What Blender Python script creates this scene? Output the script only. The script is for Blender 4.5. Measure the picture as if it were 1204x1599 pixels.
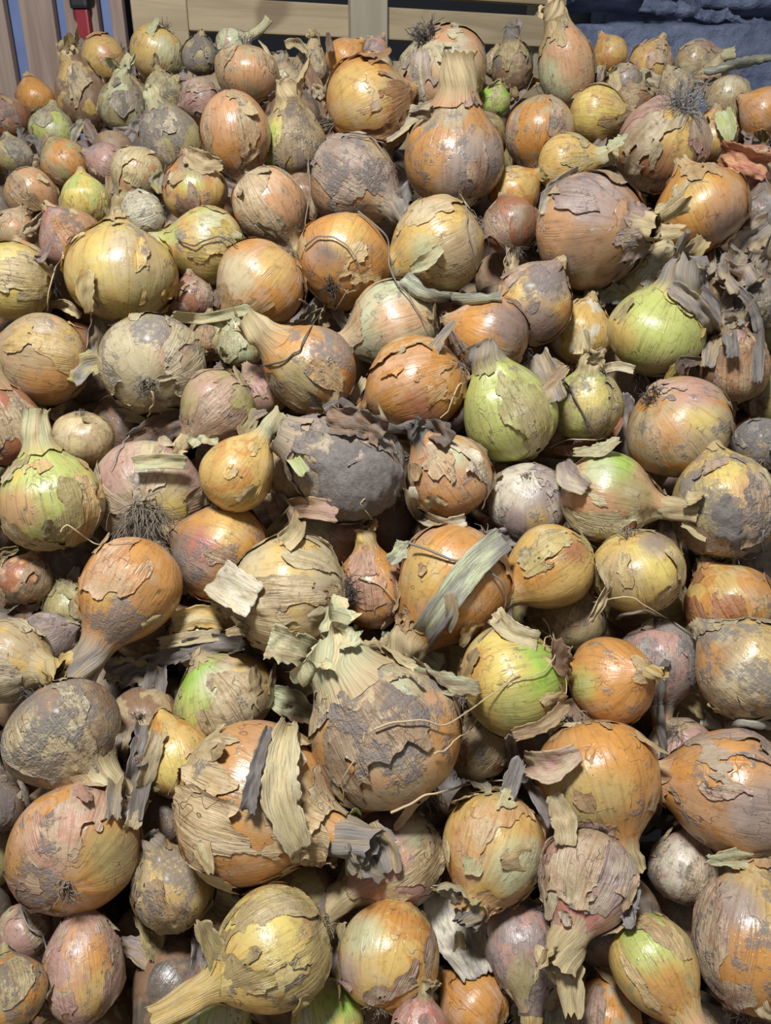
import bpy, math, random
import numpy as np
from mathutils import Matrix, Vector

for _o in list(bpy.data.objects):
    bpy.data.objects.remove(_o)
SC = bpy.context.scene
COL = SC.collection

# ------------------------------------------------------------------ camera
W, H = 1204.0, 1599.0
FPX = 1208.0
PITCH = math.radians(24.0)
CAM = np.array([0.0, 0.0, 1.35])
RIGHT = np.array([1.0, 0.0, 0.0])
FWD = np.array([0.0, math.cos(PITCH), -math.sin(PITCH)])
UP = np.array([0.0, math.sin(PITCH), math.cos(PITCH)])
cd = bpy.data.cameras.new('camera')
cam = bpy.data.objects.new('camera', cd)
COL.objects.link(cam)
cam.location = CAM
cam.rotation_euler = (math.pi / 2 - PITCH, 0, 0)
cd.sensor_fit = 'VERTICAL'
cd.sensor_height = 36.0
cd.sensor_width = 36.0 * W / H
cd.lens = 36.0 * FPX / H
cd.clip_start = 0.02
SC.camera = cam

# ------------------------------------------------------------------ world, lamp, exposure
wd = bpy.data.worlds.new('world')
SC.world = wd
wd.use_nodes = True
_bg = wd.node_tree.nodes['Background']
_bg.inputs['Color'].default_value = (0.82, 0.90, 1.0, 1)
_bg.inputs['Strength'].default_value = 0.21
ld = bpy.data.lights.new('ceiling_lamp', 'AREA')
ld.shape = 'DISK'
ld.size = 0.22
ld.energy = 32.5
ld.color = (0.955, 0.98, 1.0)
lo = bpy.data.objects.new('ceiling_lamp', ld)
COL.objects.link(lo)
lo.location = CAM + np.array([-0.22, 0.02, 1.02])
_d = Vector((0.0, 0.75, 1.15)) - Vector(lo.location)
lo.rotation_euler = _d.to_track_quat('-Z', 'Y').to_euler()
SC.view_settings.view_transform = 'Standard'
SC.view_settings.look = 'None'
SC.view_settings.gamma = 1.0
SC.view_settings.use_curve_mapping = False
SC.view_settings.exposure = 0.0

# ------------------------------------------------------------------ helpers
RNG = np.random.default_rng(7)
_LAT = np.random.default_rng(3).random((64, 64, 64)).astype(np.float32)


def vnoise(p, seed=0.0):
    """value noise in -1..1 at points p[...,3]"""
    p = np.asarray(p, dtype=np.float64) + seed * 17.31 + 200.0
    i = np.floor(p).astype(int)
    f = p - i
    f = f * f * (3 - 2 * f)
    i0 = i % 64
    i1 = (i + 1) % 64
    x0, y0, z0 = i0[..., 0], i0[..., 1], i0[..., 2]
    x1, y1, z1 = i1[..., 0], i1[..., 1], i1[..., 2]
    fx, fy, fz = f[..., 0], f[..., 1], f[..., 2]
    c00 = _LAT[x0, y0, z0] * (1 - fx) + _LAT[x1, y0, z0] * fx
    c10 = _LAT[x0, y1, z0] * (1 - fx) + _LAT[x1, y1, z0] * fx
    c01 = _LAT[x0, y0, z1] * (1 - fx) + _LAT[x1, y0, z1] * fx
    c11 = _LAT[x0, y1, z1] * (1 - fx) + _LAT[x1, y1, z1] * fx
    c0 = c00 * (1 - fy) + c10 * fy
    c1 = c01 * (1 - fy) + c11 * fy
    return (c0 * (1 - fz) + c1 * fz) * 2 - 1


def fbm(p, seed=0.0, oct=3):
    p = np.asarray(p)
    a, s, k = 1.0, 0.0, 1.0
    for o in range(oct):
        s = s + a * vnoise(p * k, seed + o * 5.7)
        a *= 0.5
        k *= 2.1
    return s


def sstep(a, b, x):
    t = np.clip((x - a) / (b - a), 0, 1)
    return t * t * (3 - 2 * t)


def nrm(v):
    v = np.asarray(v, float)
    return v / (np.linalg.norm(v, axis=-1, keepdims=True) + 1e-12)


def lin(c):
    c = np.asarray(c, float) / 255.0
    return np.where(c <= 0.04045, c / 12.92, ((c + 0.055) / 1.055) ** 2.4)


PAL = {k: lin(v) for k, v in dict(
    orange=(206, 146, 76), gold=(214, 178, 104), yellow=(222, 198, 112), green=(188, 192, 110),
    bright=(156, 200, 78), pink=(188, 148, 134), salmon=(206, 157, 114), tan=(186, 162, 122),
    beige=(202, 187, 150), brown=(146, 114, 88), rust=(168, 108, 76), purple=(138, 120, 116),
    olive=(176, 162, 108), grey=(150, 142, 136), pale=(222, 212, 188), red=(192, 124, 106),
    straw=(208, 188, 142), dark=(104, 92, 82), palegreen=(196, 198, 158), lilac=(164, 146, 140)).items()}


def pix(x, y, z):
    """world point seen at pixel x,y of a 1204x1599 frame, at depth z along the optical axis"""
    return CAM + z * (FWD + (x - W / 2) / FPX * RIGHT - (y - H / 2) / FPX * UP)


def mesh_np(name, V, F, uv=None, cols=None, smooth=True):
    me = bpy.data.meshes.new(name)
    V = np.ascontiguousarray(V, dtype=np.float32)
    F = np.ascontiguousarray(F, dtype=np.int32)
    k = F.shape[1]
    me.vertices.add(len(V))
    me.vertices.foreach_set('co', V.ravel())
    me.loops.add(F.size)
    me.loops.foreach_set('vertex_index', F.ravel())
    me.polygons.add(len(F))
    me.polygons.foreach_set('loop_start', np.arange(0, F.size, k, dtype=np.int32))
    me.update(calc_edges=True)
    me.polygons.foreach_set('use_smooth', np.full(len(F), smooth))
    if uv is not None:
        l = me.uv_layers.new(name='UVMap')
        l.data.foreach_set('uv', np.ascontiguousarray(uv[F.ravel()], dtype=np.float32).ravel())
    for n, c in (cols or {}).items():
        c = np.asarray(c, dtype=np.float32)
        if c.ndim == 1 and len(c) == len(V):
            a = me.attributes.new(n, 'FLOAT', 'POINT')
            a.data.foreach_set('value', c)
        else:
            if c.ndim == 1:
                c = np.tile(c, (len(V), 1))
            c4 = np.ones((len(V), 4), dtype=np.float32)
            c4[:, :3] = c[:, :3]
            a = me.attributes.new(n, 'FLOAT_COLOR', 'POINT')
            a.data.foreach_set('color', c4.ravel())
    me.validate()
    return me


def link(name, me, mat=None, parent=None):
    o = bpy.data.objects.new(name, me)
    COL.objects.link(o)
    if mat is not None:
        me.materials.append(mat)
    if parent is not None:
        o.parent = parent
    return o


def tag(o, label=None, cat=None, group=None, kind=None):
    if label:
        o['label'] = label
    if cat:
        o['category'] = cat
    if group:
        o['group'] = group
    if kind:
        o['kind'] = kind
    return o


def grid_faces(nu, nv, wrap):
    """triangles of a grid with nv rows of nu columns, index = row*nu+col"""
    c = np.arange(nu if wrap else nu - 1)
    r = np.arange(nv - 1)
    C, R = np.meshgrid(c, r)
    a = R * nu + C
    b = R * nu + (C + 1) % nu
    d = (R + 1) * nu + C
    e = (R + 1) * nu + (C + 1) % nu
    t1 = np.stack([a, b, e], -1).reshape(-1, 3)
    t2 = np.stack([a, e, d], -1).reshape(-1, 3)
    return np.concatenate([t1, t2])


def clip(F, g, attrs):
    """keep the part of a triangle mesh where g>=0; attrs: list of per-vertex arrays"""
    s = g[F] >= 0
    n = s.sum(1)
    out = [F[n == 3]]
    newA = [[a] for a in attrs]
    base = len(g)
    edges = {}
    e0, e1, ew = [], [], []

    def ev(i, j):
        k = (i, j) if i < j else (j, i)
        if k not in edges:
            edges[k] = base + len(e0)
            e0.append(k[0]); e1.append(k[1])
            ew.append(g[k[0]] / (g[k[0]] - g[k[1]]))
        return edges[k]
    ex = []
    for tri, ss in zip(F[(n == 1) | (n == 2)].tolist(), s[(n == 1) | (n == 2)].tolist()):
        if sum(ss) == 1:
            k = ss.index(True)
            a, b, c = tri[k], tri[(k + 1) % 3], tri[(k + 2) % 3]
            ex.append((a, ev(a, b), ev(a, c)))
        else:
            k = ss.index(False)
            a, b, c = tri[k], tri[(k + 1) % 3], tri[(k + 2) % 3]
            p, q = ev(a, b), ev(a, c)
            ex.append((p, b, c)); ex.append((p, c, q))
    if ex:
        out.append(np.array(ex, dtype=int))
    F2 = np.concatenate(out)
    if e0:
        e0 = np.array(e0); e1 = np.array(e1); w = np.array(ew)
        res = []
        for a in attrs:
            ww = w if a.ndim == 1 else w[:, None]
            res.append(np.concatenate([a, a[e0] * (1 - ww) + a[e1] * ww]))
    else:
        res = list(attrs)
    if len(F2) == 0:
        return F2, res
    used, inv = np.unique(F2.ravel(), return_inverse=True)
    return inv.reshape(-1, 3), [a[used] for a in res]


# ------------------------------------------------------------------ materials
class NT:
    def __init__(s, name):
        s.m = bpy.data.materials.new(name)
        s.m.use_nodes = True
        s.t = s.m.node_tree
        s.b = s.t.nodes['Principled BSDF']

    def n(s, ty, **kw):
        x = s.t.nodes.new(ty)
        for k, v in kw.items():
            setattr(x, k, v)
        return x

    def l(s, a, b):
        s.t.links.new(a, b)

    def val(s, sock, v):
        if hasattr(v, 'links') or hasattr(v, 'is_linked'):
            s.l(v, sock)
        else:
            sock.default_value = v

    def math(s, op, a, b=0.0, c=0.0, clamp=False):
        x = s.n('ShaderNodeMath', operation=op, use_clamp=clamp)
        s.val(x.inputs[0], a); s.val(x.inputs[1], b); s.val(x.inputs[2], c)
        return x.outputs[0]

    def mix(s, f, a, b, blend='MIX'):
        x = s.n('ShaderNodeMix', data_type='RGBA', blend_type=blend)
        s.val(x.inputs[0], f)
        for sock, v in ((x.inputs[6], a), (x.inputs[7], b)):
            if hasattr(v, 'is_linked'):
                s.l(v, sock)
            else:
                sock.default_value = (*[float(q) for q in v[:3]], 1)
        return x.outputs[2]

    def ramp(s, f, a, b):
        x = s.n('ShaderNodeMapRange', interpolation_type='SMOOTHSTEP')
        s.l(f, x.inputs[0])
        x.inputs[1].default_value = a
        x.inputs[2].default_value = b
        return x.outputs[0]

    def noise(s, vec, scale, detail=3.0, rough=0.55, dist=0.0):
        x = s.n('ShaderNodeTexNoise')
        s.l(vec, x.inputs['Vector'])
        x.inputs['Scale'].default_value = scale
        x.inputs['Detail'].default_value = detail
        x.inputs['Roughness'].default_value = rough
        x.inputs['Distortion'].default_value = dist
        return x.outputs['Fac']

    def attr(s, name, fac=False):
        x = s.n('ShaderNodeAttribute', attribute_name=name)
        return x.outputs['Fac' if fac else 'Color']

    def seeded(s, scale=1.0):
        """object coordinates shifted by a per-object random amount"""
        tc = s.n('ShaderNodeTexCoord')
        oi = s.n('ShaderNodeObjectInfo')
        mu = s.n('ShaderNodeVectorMath', operation='MULTIPLY_ADD')
        cb = s.n('ShaderNodeCombineXYZ')
        for i, k in enumerate((37.0, 51.0, 73.0)):
            s.l(s.math('MULTIPLY', oi.outputs['Random'], k), cb.inputs[i])
        s.l(tc.outputs['Object'], mu.inputs[0])
        mu.inputs[1].default_value = (scale,) * 3
        s.l(cb.outputs[0], mu.inputs[2])
        return mu.outputs[0], tc.outputs['Object'], oi.outputs['Random']

    def bump(s, h, strength, dist=0.02, prev=None):
        x = s.n('ShaderNodeBump')
        x.inputs['Strength'].default_value = strength
        x.inputs['Distance'].default_value = dist
        s.l(h, x.inputs['Height'])
        if prev is not None:
            s.l(prev, x.inputs['Normal'])
        return x.outputs[0]


def meridian(t, obj):
    """coordinates that are stretched along the meridians of a bulb"""
    sp = t.n('ShaderNodeSeparateXYZ')
    t.l(obj, sp.inputs[0])
    x, y, z = sp.outputs
    r = t.math('SQRT', t.math('ADD', t.math('MULTIPLY', x, x), t.math('ADD', t.math('MULTIPLY', y, y), 0.0004)))
    cb = t.n('ShaderNodeCombineXYZ')
    t.l(t.math('DIVIDE', x, r), cb.inputs[0])
    t.l(t.math('DIVIDE', y, r), cb.inputs[1])
    t.l(t.math('MULTIPLY', z, 0.09), cb.inputs[2])
    return cb.outputs[0]


SOIL = lin((120, 112, 108))


def bulb_material(name, rough0, rough1, vein, wrinkle, dirtgain, specks, bumpk, coat=0.0, tex=1.0):
    t = NT(name)
    vec, obj, rnd = t.seeded(tex)
    t.b.inputs['Coat Weight'].default_value = coat
    t.b.inputs['Coat Roughness'].default_value = 0.22
    mer = meridian(t, obj)
    a = t.attr('colA')
    b = t.attr('colB')
    n1 = t.noise(vec, 1.25, 3.0, 0.6, 0.5)
    m1 = t.ramp(n1, 0.49, 0.56)
    c = t.mix(m1, a, b)
    # slow tone drift and fine meridian veins
    n2 = t.noise(vec, 2.6, 3.0, 0.62)
    c = t.mix(t.math('MULTIPLY', t.ramp(n2, 0.38, 0.72), 0.30), c, (0.74, 0.63, 0.50), 'MULTIPLY')
    v1 = t.noise(mer, 13.0, 2.0, 0.6)
    c = t.mix(t.math('MULTIPLY', t.ramp(v1, 0.48, 0.68), vein), c, (0.62, 0.50, 0.38), 'MULTIPLY')
    n6 = t.noise(vec, 1.6, 2.0, 0.5)
    c = t.mix(t.math('MULTIPLY', t.ramp(n6, 0.54, 0.70), 0.24), c, (0.72, 0.62, 0.47))
    # thin crease lines where the papery skin has folded or split
    cr = t.noise(vec, 1.7, 2.0, 0.6)
    crl = t.math('SUBTRACT', 1.0, t.ramp(t.math('ABSOLUTE', t.math('SUBTRACT', cr, 0.5)), 0.0, 0.008))
    crm = t.math('MULTIPLY', crl, t.ramp(t.noise(vec, 1.3, 0.0), 0.54, 0.62))
    c = t.mix(t.math('MULTIPLY', crm, 0.6), c, (0.11, 0.075, 0.055))
    # thin dark splits that follow the meridians
    ml = t.noise(mer, 4.2, 2.0, 0.5)
    mll = t.math('SUBTRACT', 1.0, t.ramp(t.math('ABSOLUTE', t.math('SUBTRACT', ml, 0.5)), 0.0, 0.010))
    mlm = t.math('MULTIPLY', mll, t.ramp(t.noise(vec, 1.9, 0.0), 0.50, 0.60))
    c = t.mix(t.math('MULTIPLY', mlm, 0.6), c, (0.13, 0.09, 0.06))
    # soil: caked patches, a dusty film and grime
    da = t.attr('dirt', True)
    nf = t.noise(vec, 1.1, 4.0, 0.7)
    film = t.math('MULTIPLY', t.ramp(nf, 0.36, 0.66), t.math('MULTIPLY', da, 1.25), clamp=True)
    c = t.mix(t.math('MULTIPLY', film, 0.62), c, lin((136, 121, 102)))
    ng = t.noise(vec, 5.5, 4.0, 0.72)
    c = t.mix(t.math('MULTIPLY', t.ramp(ng, 0.50, 0.74), 0.50), c, (0.42, 0.34, 0.27), 'MULTIPLY')
    n3 = t.noise(vec, 1.9, 5.0, 0.68)
    d0 = t.math('ADD', n3, t.math('MULTIPLY', da, dirtgain))
    m3 = t.ramp(d0, 0.72, 0.80)
    n4 = t.noise(vec, 11.0, 3.0, 0.7)
    m4 = t.ramp(t.math('ADD', n4, t.math('MULTIPLY', da, 0.30)), 0.70, 0.98)
    dm = t.math('MAXIMUM', t.math('MULTIPLY', m3, t.ramp(n4, 0.26, 0.56)), t.math('MULTIPLY', m4, 0.55))
    n5 = t.noise(vec, 22.0, 2.0, 0.7)
    soil = t.mix(n5, SOIL * 0.55, SOIL * 1.5)
    c = t.mix(t.math('MULTIPLY', dm, 0.80), c, soil)
    # small black specks
    vo = t.n('ShaderNodeTexVoronoi')
    t.l(vec, vo.inputs['Vector'])
    vo.inputs['Scale'].default_value = 9.0
    sp = t.math('SUBTRACT', 1.0, t.ramp(vo.outputs['Distance'], 0.05, 0.13))
    sp = t.math('MULTIPLY', t.math('MULTIPLY', sp, t.ramp(n2, 0.5, 0.62)), specks)
    c = t.mix(sp, c, (0.035, 0.028, 0.025))
    t.l(c, t.b.inputs['Base Color'])
    rr = t.math('ADD', rough0, t.math('MULTIPLY', n2, rough1 - rough0))
    t.l(t.math('MAXIMUM', rr, t.math('MULTIPLY', dm, 0.95)), t.b.inputs['Roughness'])
    t.b.inputs['Specular IOR Level'].default_value = 0.5
    t.b.inputs['Subsurface Weight'].default_value = 0.0
    wv = t.noise(mer, 26.0, 2.0, 0.6)
    h = t.math('ADD', t.math('MULTIPLY', wv, wrinkle), t.math('MULTIPLY', n2, wrinkle * 1.3))
    h = t.math('ADD', h, t.math('MULTIPLY', t.math('MULTIPLY', dm, n5), 2.2))
    h = t.math('SUBTRACT', h, t.math('MULTIPLY', t.math('MAXIMUM', crm, mlm), 1.2))
    h = t.math('ADD', h, t.math('MULTIPLY', ng, 0.6))
    t.l(t.bump(h, bumpk, 0.0022), t.b.inputs['Normal'])
    return t.m


def fibre_material(name, rough, dirtgain, lines=0.7):
    """dry neck, leaf and husk: fibre lines run along UV v"""
    t = NT(name)
    vec, obj, rnd = t.seeded()
    uv = t.n('ShaderNodeUVMap', uv_map='UVMap').outputs[0]
    mp = t.n('ShaderNodeMapping')
    t.l(uv, mp.inputs[0])
    mp.inputs['Scale'].default_value = (13.0, 0.9, 1.0)
    ad = t.n('ShaderNodeVectorMath', operation='ADD')
    cb = t.n('ShaderNodeCombineXYZ')
    t.l(t.math('MULTIPLY', rnd, 91.0), cb.inputs[0])
    t.l(t.math('MULTIPLY', rnd, 47.0), cb.inputs[2])
    t.l(mp.outputs[0], ad.inputs[0]); t.l(cb.outputs[0], ad.inputs[1])
    f1 = t.noise(ad.outputs[0], 2.2, 3.0, 0.65)
    mp2 = t.n('ShaderNodeMapping')
    t.l(ad.outputs[0], mp2.inputs[0])
    mp2.inputs['Scale'].default_value = (0.22, 1.3, 1.0)
    a = t.attr('colA'); b = t.attr('colB')
    c = t.mix(t.ramp(t.noise(mp2.outputs[0], 1.0, 4.0, 0.65), 0.34, 0.68), a, b)
    c = t.mix(t.math('MULTIPLY', t.ramp(f1, 0.50, 0.66), lines), c, (0.52, 0.44, 0.37), 'MULTIPLY')
    da = t.attr('dirt', True)
    n3 = t.noise(ad.outputs[0], 0.9, 6.0, 0.7)
    dm = t.ramp(t.math('ADD', n3, t.math('MULTIPLY', da, dirtgain)), 0.62, 0.82)
    c = t.mix(t.math('MULTIPLY', dm, 0.6), c, lin((128, 120, 112)))
    t.l(c, t.b.inputs['Base Color'])
    t.b.inputs['Roughness'].default_value = rough
    t.b.inputs['Specular IOR Level'].default_value = 0.35
    t.l(t.bump(f1, 0.8, 0.0016), t.b.inputs['Normal'])
    return t.m


def soil_material(name):
    t = NT(name)
    vec, obj, rnd = t.seeded()
    n1 = t.noise(vec, 9.0, 6.0, 0.75)
    n2 = t.noise(vec, 2.0, 3.0, 0.6)
    c = t.mix(n1, lin((92, 84, 80)), lin((184, 172, 162)))
    c = t.mix(t.math('MULTIPLY', n2, 0.5), c, lin((96, 82, 74)))
    t.l(c, t.b.inputs['Base Color'])
    t.b.inputs['Roughness'].default_value = 0.95
    t.l(t.bump(n1, 0.9, 0.004), t.b.inputs['Normal'])
    return t.m


def plain_fibre(name, c0, c1, rough=0.8):
    t = NT(name)
    vec, obj, rnd = t.seeded()
    t.l(t.mix(t.noise(vec, 3.0, 3.0), c0, c1), t.b.inputs['Base Color'])
    t.b.inputs['Roughness'].default_value = rough
    return t.m


M_BULB = bulb_material('onion_inner_skin', 0.17, 0.46, 0.42, 0.5, 0.42, 0.8, 0.34, 0.12)
M_SKIN = bulb_material('onion_outer_skin', 0.32, 0.62, 0.62, 1.3, 0.42, 0.6, 0.55, 0.0)
M_HEAP = bulb_material('buried_onion_skin', 0.4, 0.6, 0.0, 0.5, 0.42, 0.4, 0.3, 0.0, 26.0)
M_HUSK = fibre_material('dry_husk', 0.62, 0.30)
M_SOIL = soil_material('caked_soil')
M_ROOT = plain_fibre('root_hair', lin((92, 84, 76)), lin((168, 152, 132)))
M_ROOTD = plain_fibre('root_hair_dark', lin((52, 46, 44)), lin((110, 100, 92)))
M_ROOTP = plain_fibre('root_hair_pale', lin((176, 150, 112)), lin((214, 190, 152)))
M_ROOTG = plain_fibre('root_hair_grey', lin((120, 116, 116)), lin((188, 182, 176)))

# ------------------------------------------------------------------ the setting: walls, boards, crate
def wood_material(name, c0, c1, c2, axis):
    t = NT(name)
    vec, obj, rnd = t.seeded()
    mp = t.n('ShaderNodeMapping')
    t.l(vec, mp.inputs[0])
    s = [26.0, 26.0, 26.0]
    s[axis] = 2.2
    mp.inputs['Scale'].default_value = s
    n = t.noise(mp.outputs[0], 1.0, 5.0, 0.6, 1.2)
    c = t.mix(t.ramp(n, 0.35, 0.65), c0, c1)
    k = t.noise(vec, 7.0, 2.0, 0.5)
    c = t.mix(t.math('MULTIPLY', t.ramp(k, 0.66, 0.74), 0.7), c, c2)
    t.l(c, t.b.inputs['Base Color'])
    t.b.inputs['Roughness'].default_value = 0.7
    t.l(t.bump(n, 0.4, 0.002), t.b.inputs['Normal'])
    return t.m


def stone_material():
    t = NT('blue_grey_stone')
    tc = t.n('ShaderNodeTexCoord').outputs['Object']
    n = t.noise(tc, 9.0, 7.0, 0.7)
    n2 = t.noise(tc, 40.0, 4.0, 0.7)
    c = t.mix(t.ramp(n, 0.3, 0.7), lin((92, 102, 130)), lin((150, 158, 182)))
    c = t.mix(t.math('MULTIPLY', n2, 0.5), c, lin((104, 112, 138)))
    t.l(c, t.b.inputs['Base Color'])
    t.b.inputs['Roughness'].default_value = 0.9
    t.l(t.bump(t.math('ADD', n, t.math('MULTIPLY', n2, 0.4)), 0.9, 0.02), t.b.inputs['Normal'])
    return t.m


def flat_material(name, c, rough=0.6, nz=0.25, scale=20.0):
    t = NT(name)
    tc = t.n('ShaderNodeTexCoord').outputs['Object']
    n = t.noise(tc, scale, 4.0, 0.6)
    t.l(t.mix(n, np.array(c) * (1 - nz), np.array(c) * (1 + nz)), t.b.inputs['Base Color'])
    t.b.inputs['Roughness'].default_value = rough
    t.l(t.bump(n, 0.3, 0.003), t.b.inputs['Normal'])
    return t.m


M_WOODV = wood_material('pale_board_upright', lin((176, 152, 136)), lin((150, 126, 112)), lin((112, 86, 70)), 2)
M_WOODH = wood_material('crate_wood', lin((186, 166, 132)), lin((164, 144, 112)), lin((120, 96, 70)), 0)
M_WOODP = wood_material('crate_post_wood', lin((180, 168, 146)), lin((162, 150, 128)), lin((140, 118, 92)), 2)
M_STONE = stone_material()
M_BLUE = flat_material('blue_grey_plaster', lin((124, 140, 184)), 0.8)
M_NAVY = flat_material('painted_gap_shade', lin((16, 18, 28)), 0.7)  # near-black colour paints in the shade behind the crate planks
M_RED = flat_material('red_paint', lin((150, 34, 44)), 0.45)
M_BLACK = flat_material('black_rubber', lin((34, 32, 36)), 0.6)
M_FLOOR = flat_material('earth_floor', lin((96, 88, 80)), 0.95, 0.4, 12.0)
M_WIRE = flat_material('pale_blue_cord', lin((150, 170, 220)), 0.5)


def box_mesh(name, sx, sy, sz, bev=0.004):
    """box centred on its origin, bevelled edges, slightly uneven"""
    import bmesh
    bm = bmesh.new()
    bmesh.ops.create_cube(bm, size=1.0)
    for v in bm.verts:
        v.co = Vector((v.co.x * sx, v.co.y * sy, v.co.z * sz))
    bmesh.ops.bevel(bm, geom=list(bm.edges), offset=bev, segments=2, affect='EDGES', profile=0.6)
    me = bpy.data.meshes.new(name)
    bm.to_mesh(me)
    bm.free()
    return me


def ray_plane(x, y, p0, nvec):
    d = FWD + (x - W / 2) / FPX * RIGHT - (y - H / 2) / FPX * UP
    s = np.dot(np.array(p0) - CAM, nvec) / np.dot(d, nvec)
    return CAM + s * d


# upright boards at the left: plane at y = YB
YB = 1.74
fence = bpy.data.objects.new('board_partition', None)
COL.objects.link(fence)
fence.location = (-0.85, YB, 0.0)
tag(fence, 'partition of pale upright boards with bluish gaps at the upper left', 'partition')


def upright(x0, x1, y_off, lean):
    a = ray_plane(x0, 40, (0, YB, 0), np.array([0, 1.0, 0]))
    b = ray_plane(x1, 40, (0, YB, 0), np.array([0, 1.0, 0]))
    w = b[0] - a[0]
    o = link('board', box_mesh('board', w, 0.022, 1.05, 0.003), M_WOODV, fence)
    zc = 1.52
    o.location = ((a[0] + b[0]) / 2 + 0.85, y_off, zc)
    o.rotation_euler = (0, lean, 0)
    return o


for (x0, x1, yo, ln) in [(-190, -122, 0.0, 0.01), (-112, -62, 0.004, 0.0), (-54, 14, 0.0, 0.0), (36, 88, 0.003, 0.004),
                         (107, 158, -0.002, 0.0), (176, 196, 0.004, 0.0)]:
    upright(x0, x1, yo, ln)

pl = link('wall_left', box_mesh('wall_left', 1.3, 0.05, 2.3, 0.003), M_BLUE)
pl.location = (-1.17, YB + 0.055, 1.15)
tag(pl, 'blue grey wall seen through the gaps between upright boards', None, None, 'structure')

# narrow red bar with a dark cap hanging in front of the third board
rb = bpy.data.objects.new('red_bar', None)
COL.objects.link(rb)
p = ray_plane(131, 40, (0, YB - 0.035, 0), np.array([0, 1.0, 0]))
rb.location = p
tag(rb, 'narrow red bar with a dark cap before the upright boards', 'bar')
o = link('bar', box_mesh('bar', 0.026, 0.016, 0.16, 0.004), M_RED, rb)
o.location = (0.0, 0, -0.052)
o = link('cap', box_mesh('cap', 0.034, 0.024, 0.10, 0.006), M_BLACK, rb)
o.location = (-0.001, -0.002, 0.075)
o = link('buckle', box_mesh('buckle', 0.046, 0.02, 0.018, 0.005), M_BLACK, rb)
o.location = (0.002, -0.006, 0.055)

# wooden crate of horizontal planks, turned so that its right end is farther away
YAW = math.radians(17)
CD = np.array([math.cos(YAW), math.sin(YAW), 0])
CN = np.array([-math.sin(YAW), math.cos(YAW), 0])
CP0 = np.array([-0.45, 1.60, 1.4])
crate = bpy.data.objects.new('wooden_crate', None)
COL.objects.link(crate)
crate.location = (CP0[0], CP0[1], 0.0)
crate.rotation_euler = (0, 0, YAW)
tag(crate, 'slatted wooden crate of horizontal planks behind the pile', 'crate')


def on_crate(x, y, off=0.0):
    q = ray_plane(x, y, CP0 + CN * off, CN)
    return np.array([np.dot(q - CP0, CD), np.dot(q - CP0, CN), q[2]])


def crate_piece(name, x0, y0, x1, y1, off, thick, mat, ref=None):
    """piece whose upper left corner is seen at x0,y0 and lower right extent at x1,y1"""
    a = on_crate(x0, y0, off)
    b = on_crate(x1, y0, off)
    c = on_crate(x0, y1, off)
    w = b[0] - a[0]
    h = a[2] - c[2]
    o = link(name, box_mesh(name, w, thick, h, 0.003), mat, crate)
    o.location = ((a[0] + b[0]) / 2, off + thick / 2, (a[2] + c[2]) / 2)
    return o


crate_piece('plank', 284, -8, 893, 47, 0.0, 0.02, M_WOODH)
crate_piece('plank', 284, -90, 893, -28, 0.0, 0.02, M_WOODH)
crate_piece('plank', 284, 82, 893, 140, 0.0, 0.02, M_WOODH)
crate_piece('plank', 284, 172, 893, 232, 0.0, 0.02, M_WOODH)
crate_piece('post', 546, -90, 606, 300, -0.022, 0.022, M_WOODP)
crate_piece('post', 193, -90, 283, 300, -0.01, 0.03, M_WOODH)
crate_piece('post', 846, -90, 892, 300, 0.021, 0.05, M_WOODP)
crate_piece('corner_post', 286, -90, 312, 300, 0.021, 0.05, M_WOODP)

wb = link('wall_back', box_mesh('wall_back', 4.4, 0.06, 2.6, 0.004), M_NAVY)
wb.location = (0.4, 2.75, 1.3)
tag(wb, 'back of the store coloured black for the shade seen through the crate gaps', None, None, 'structure')

fl = link('floor', box_mesh('floor', 5.0, 4.6, 0.06, 0.004), M_FLOOR)
fl.location = (0.0, 0.9, -0.03)
tag(fl, 'earth floor beneath the onion pile', None, None, 'structure')

# rough blue grey stone wall at the upper right: blocks with a protruding mortar seam
wr = link('wall_right', box_mesh('wall_right', 1.8, 0.16, 2.6, 0.01), M_STONE)
WRY = 1.98
wr.location = (1.40, WRY + 0.16, 1.3)
tag(wr, 'rough blue grey stone wall behind the pile at upper right', None, None, 'structure')


def stone_block(x0, z0, x1, z1, seed, depth=0.10):
    n, m = 90, 60
    u, v = np.meshgrid(np.linspace(-1, 1, n), np.linspace(-1, 1, m))
    X = x0 + (u + 1) / 2 * (x1 - x0)
    Z = z0 + (v + 1) / 2 * (z1 - z0)
    e = np.minimum((1 - np.abs(u)) * (x1 - x0) / 2, (1 - np.abs(v)) * (z1 - z0) / 2)
    prof = np.sqrt(np.clip(1 - (1 - np.clip(e / 0.02, 0, 1)) ** 2, 0, 1))
    P = np.stack([X, np.zeros_like(X), Z], -1)
    bumps = fbm(P * 8.0, seed, 2) * 0.005 + fbm(P * 26.0, seed + 3, 4) * 0.008
    Y = -depth * prof - bumps * prof
    P[..., 1] = Y
    P[..., 0] += vnoise(P * 16, seed + 9) * 0.006
    P[..., 2] += vnoise(P * 16, seed + 4) * 0.006
    F = grid_faces(n, m, False)
    o = link('stone_block', mesh_np('stone_block', P.reshape(-1, 3), F), M_STONE, wr)
    o.location = (-1.40, -0.08, -1.3)
    return o


def wall_xz(x, y):
    q = ray_plane(x, y, (0, WRY, 0), np.array([0, 1.0, 0]))
    return q[0], q[2]


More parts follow.
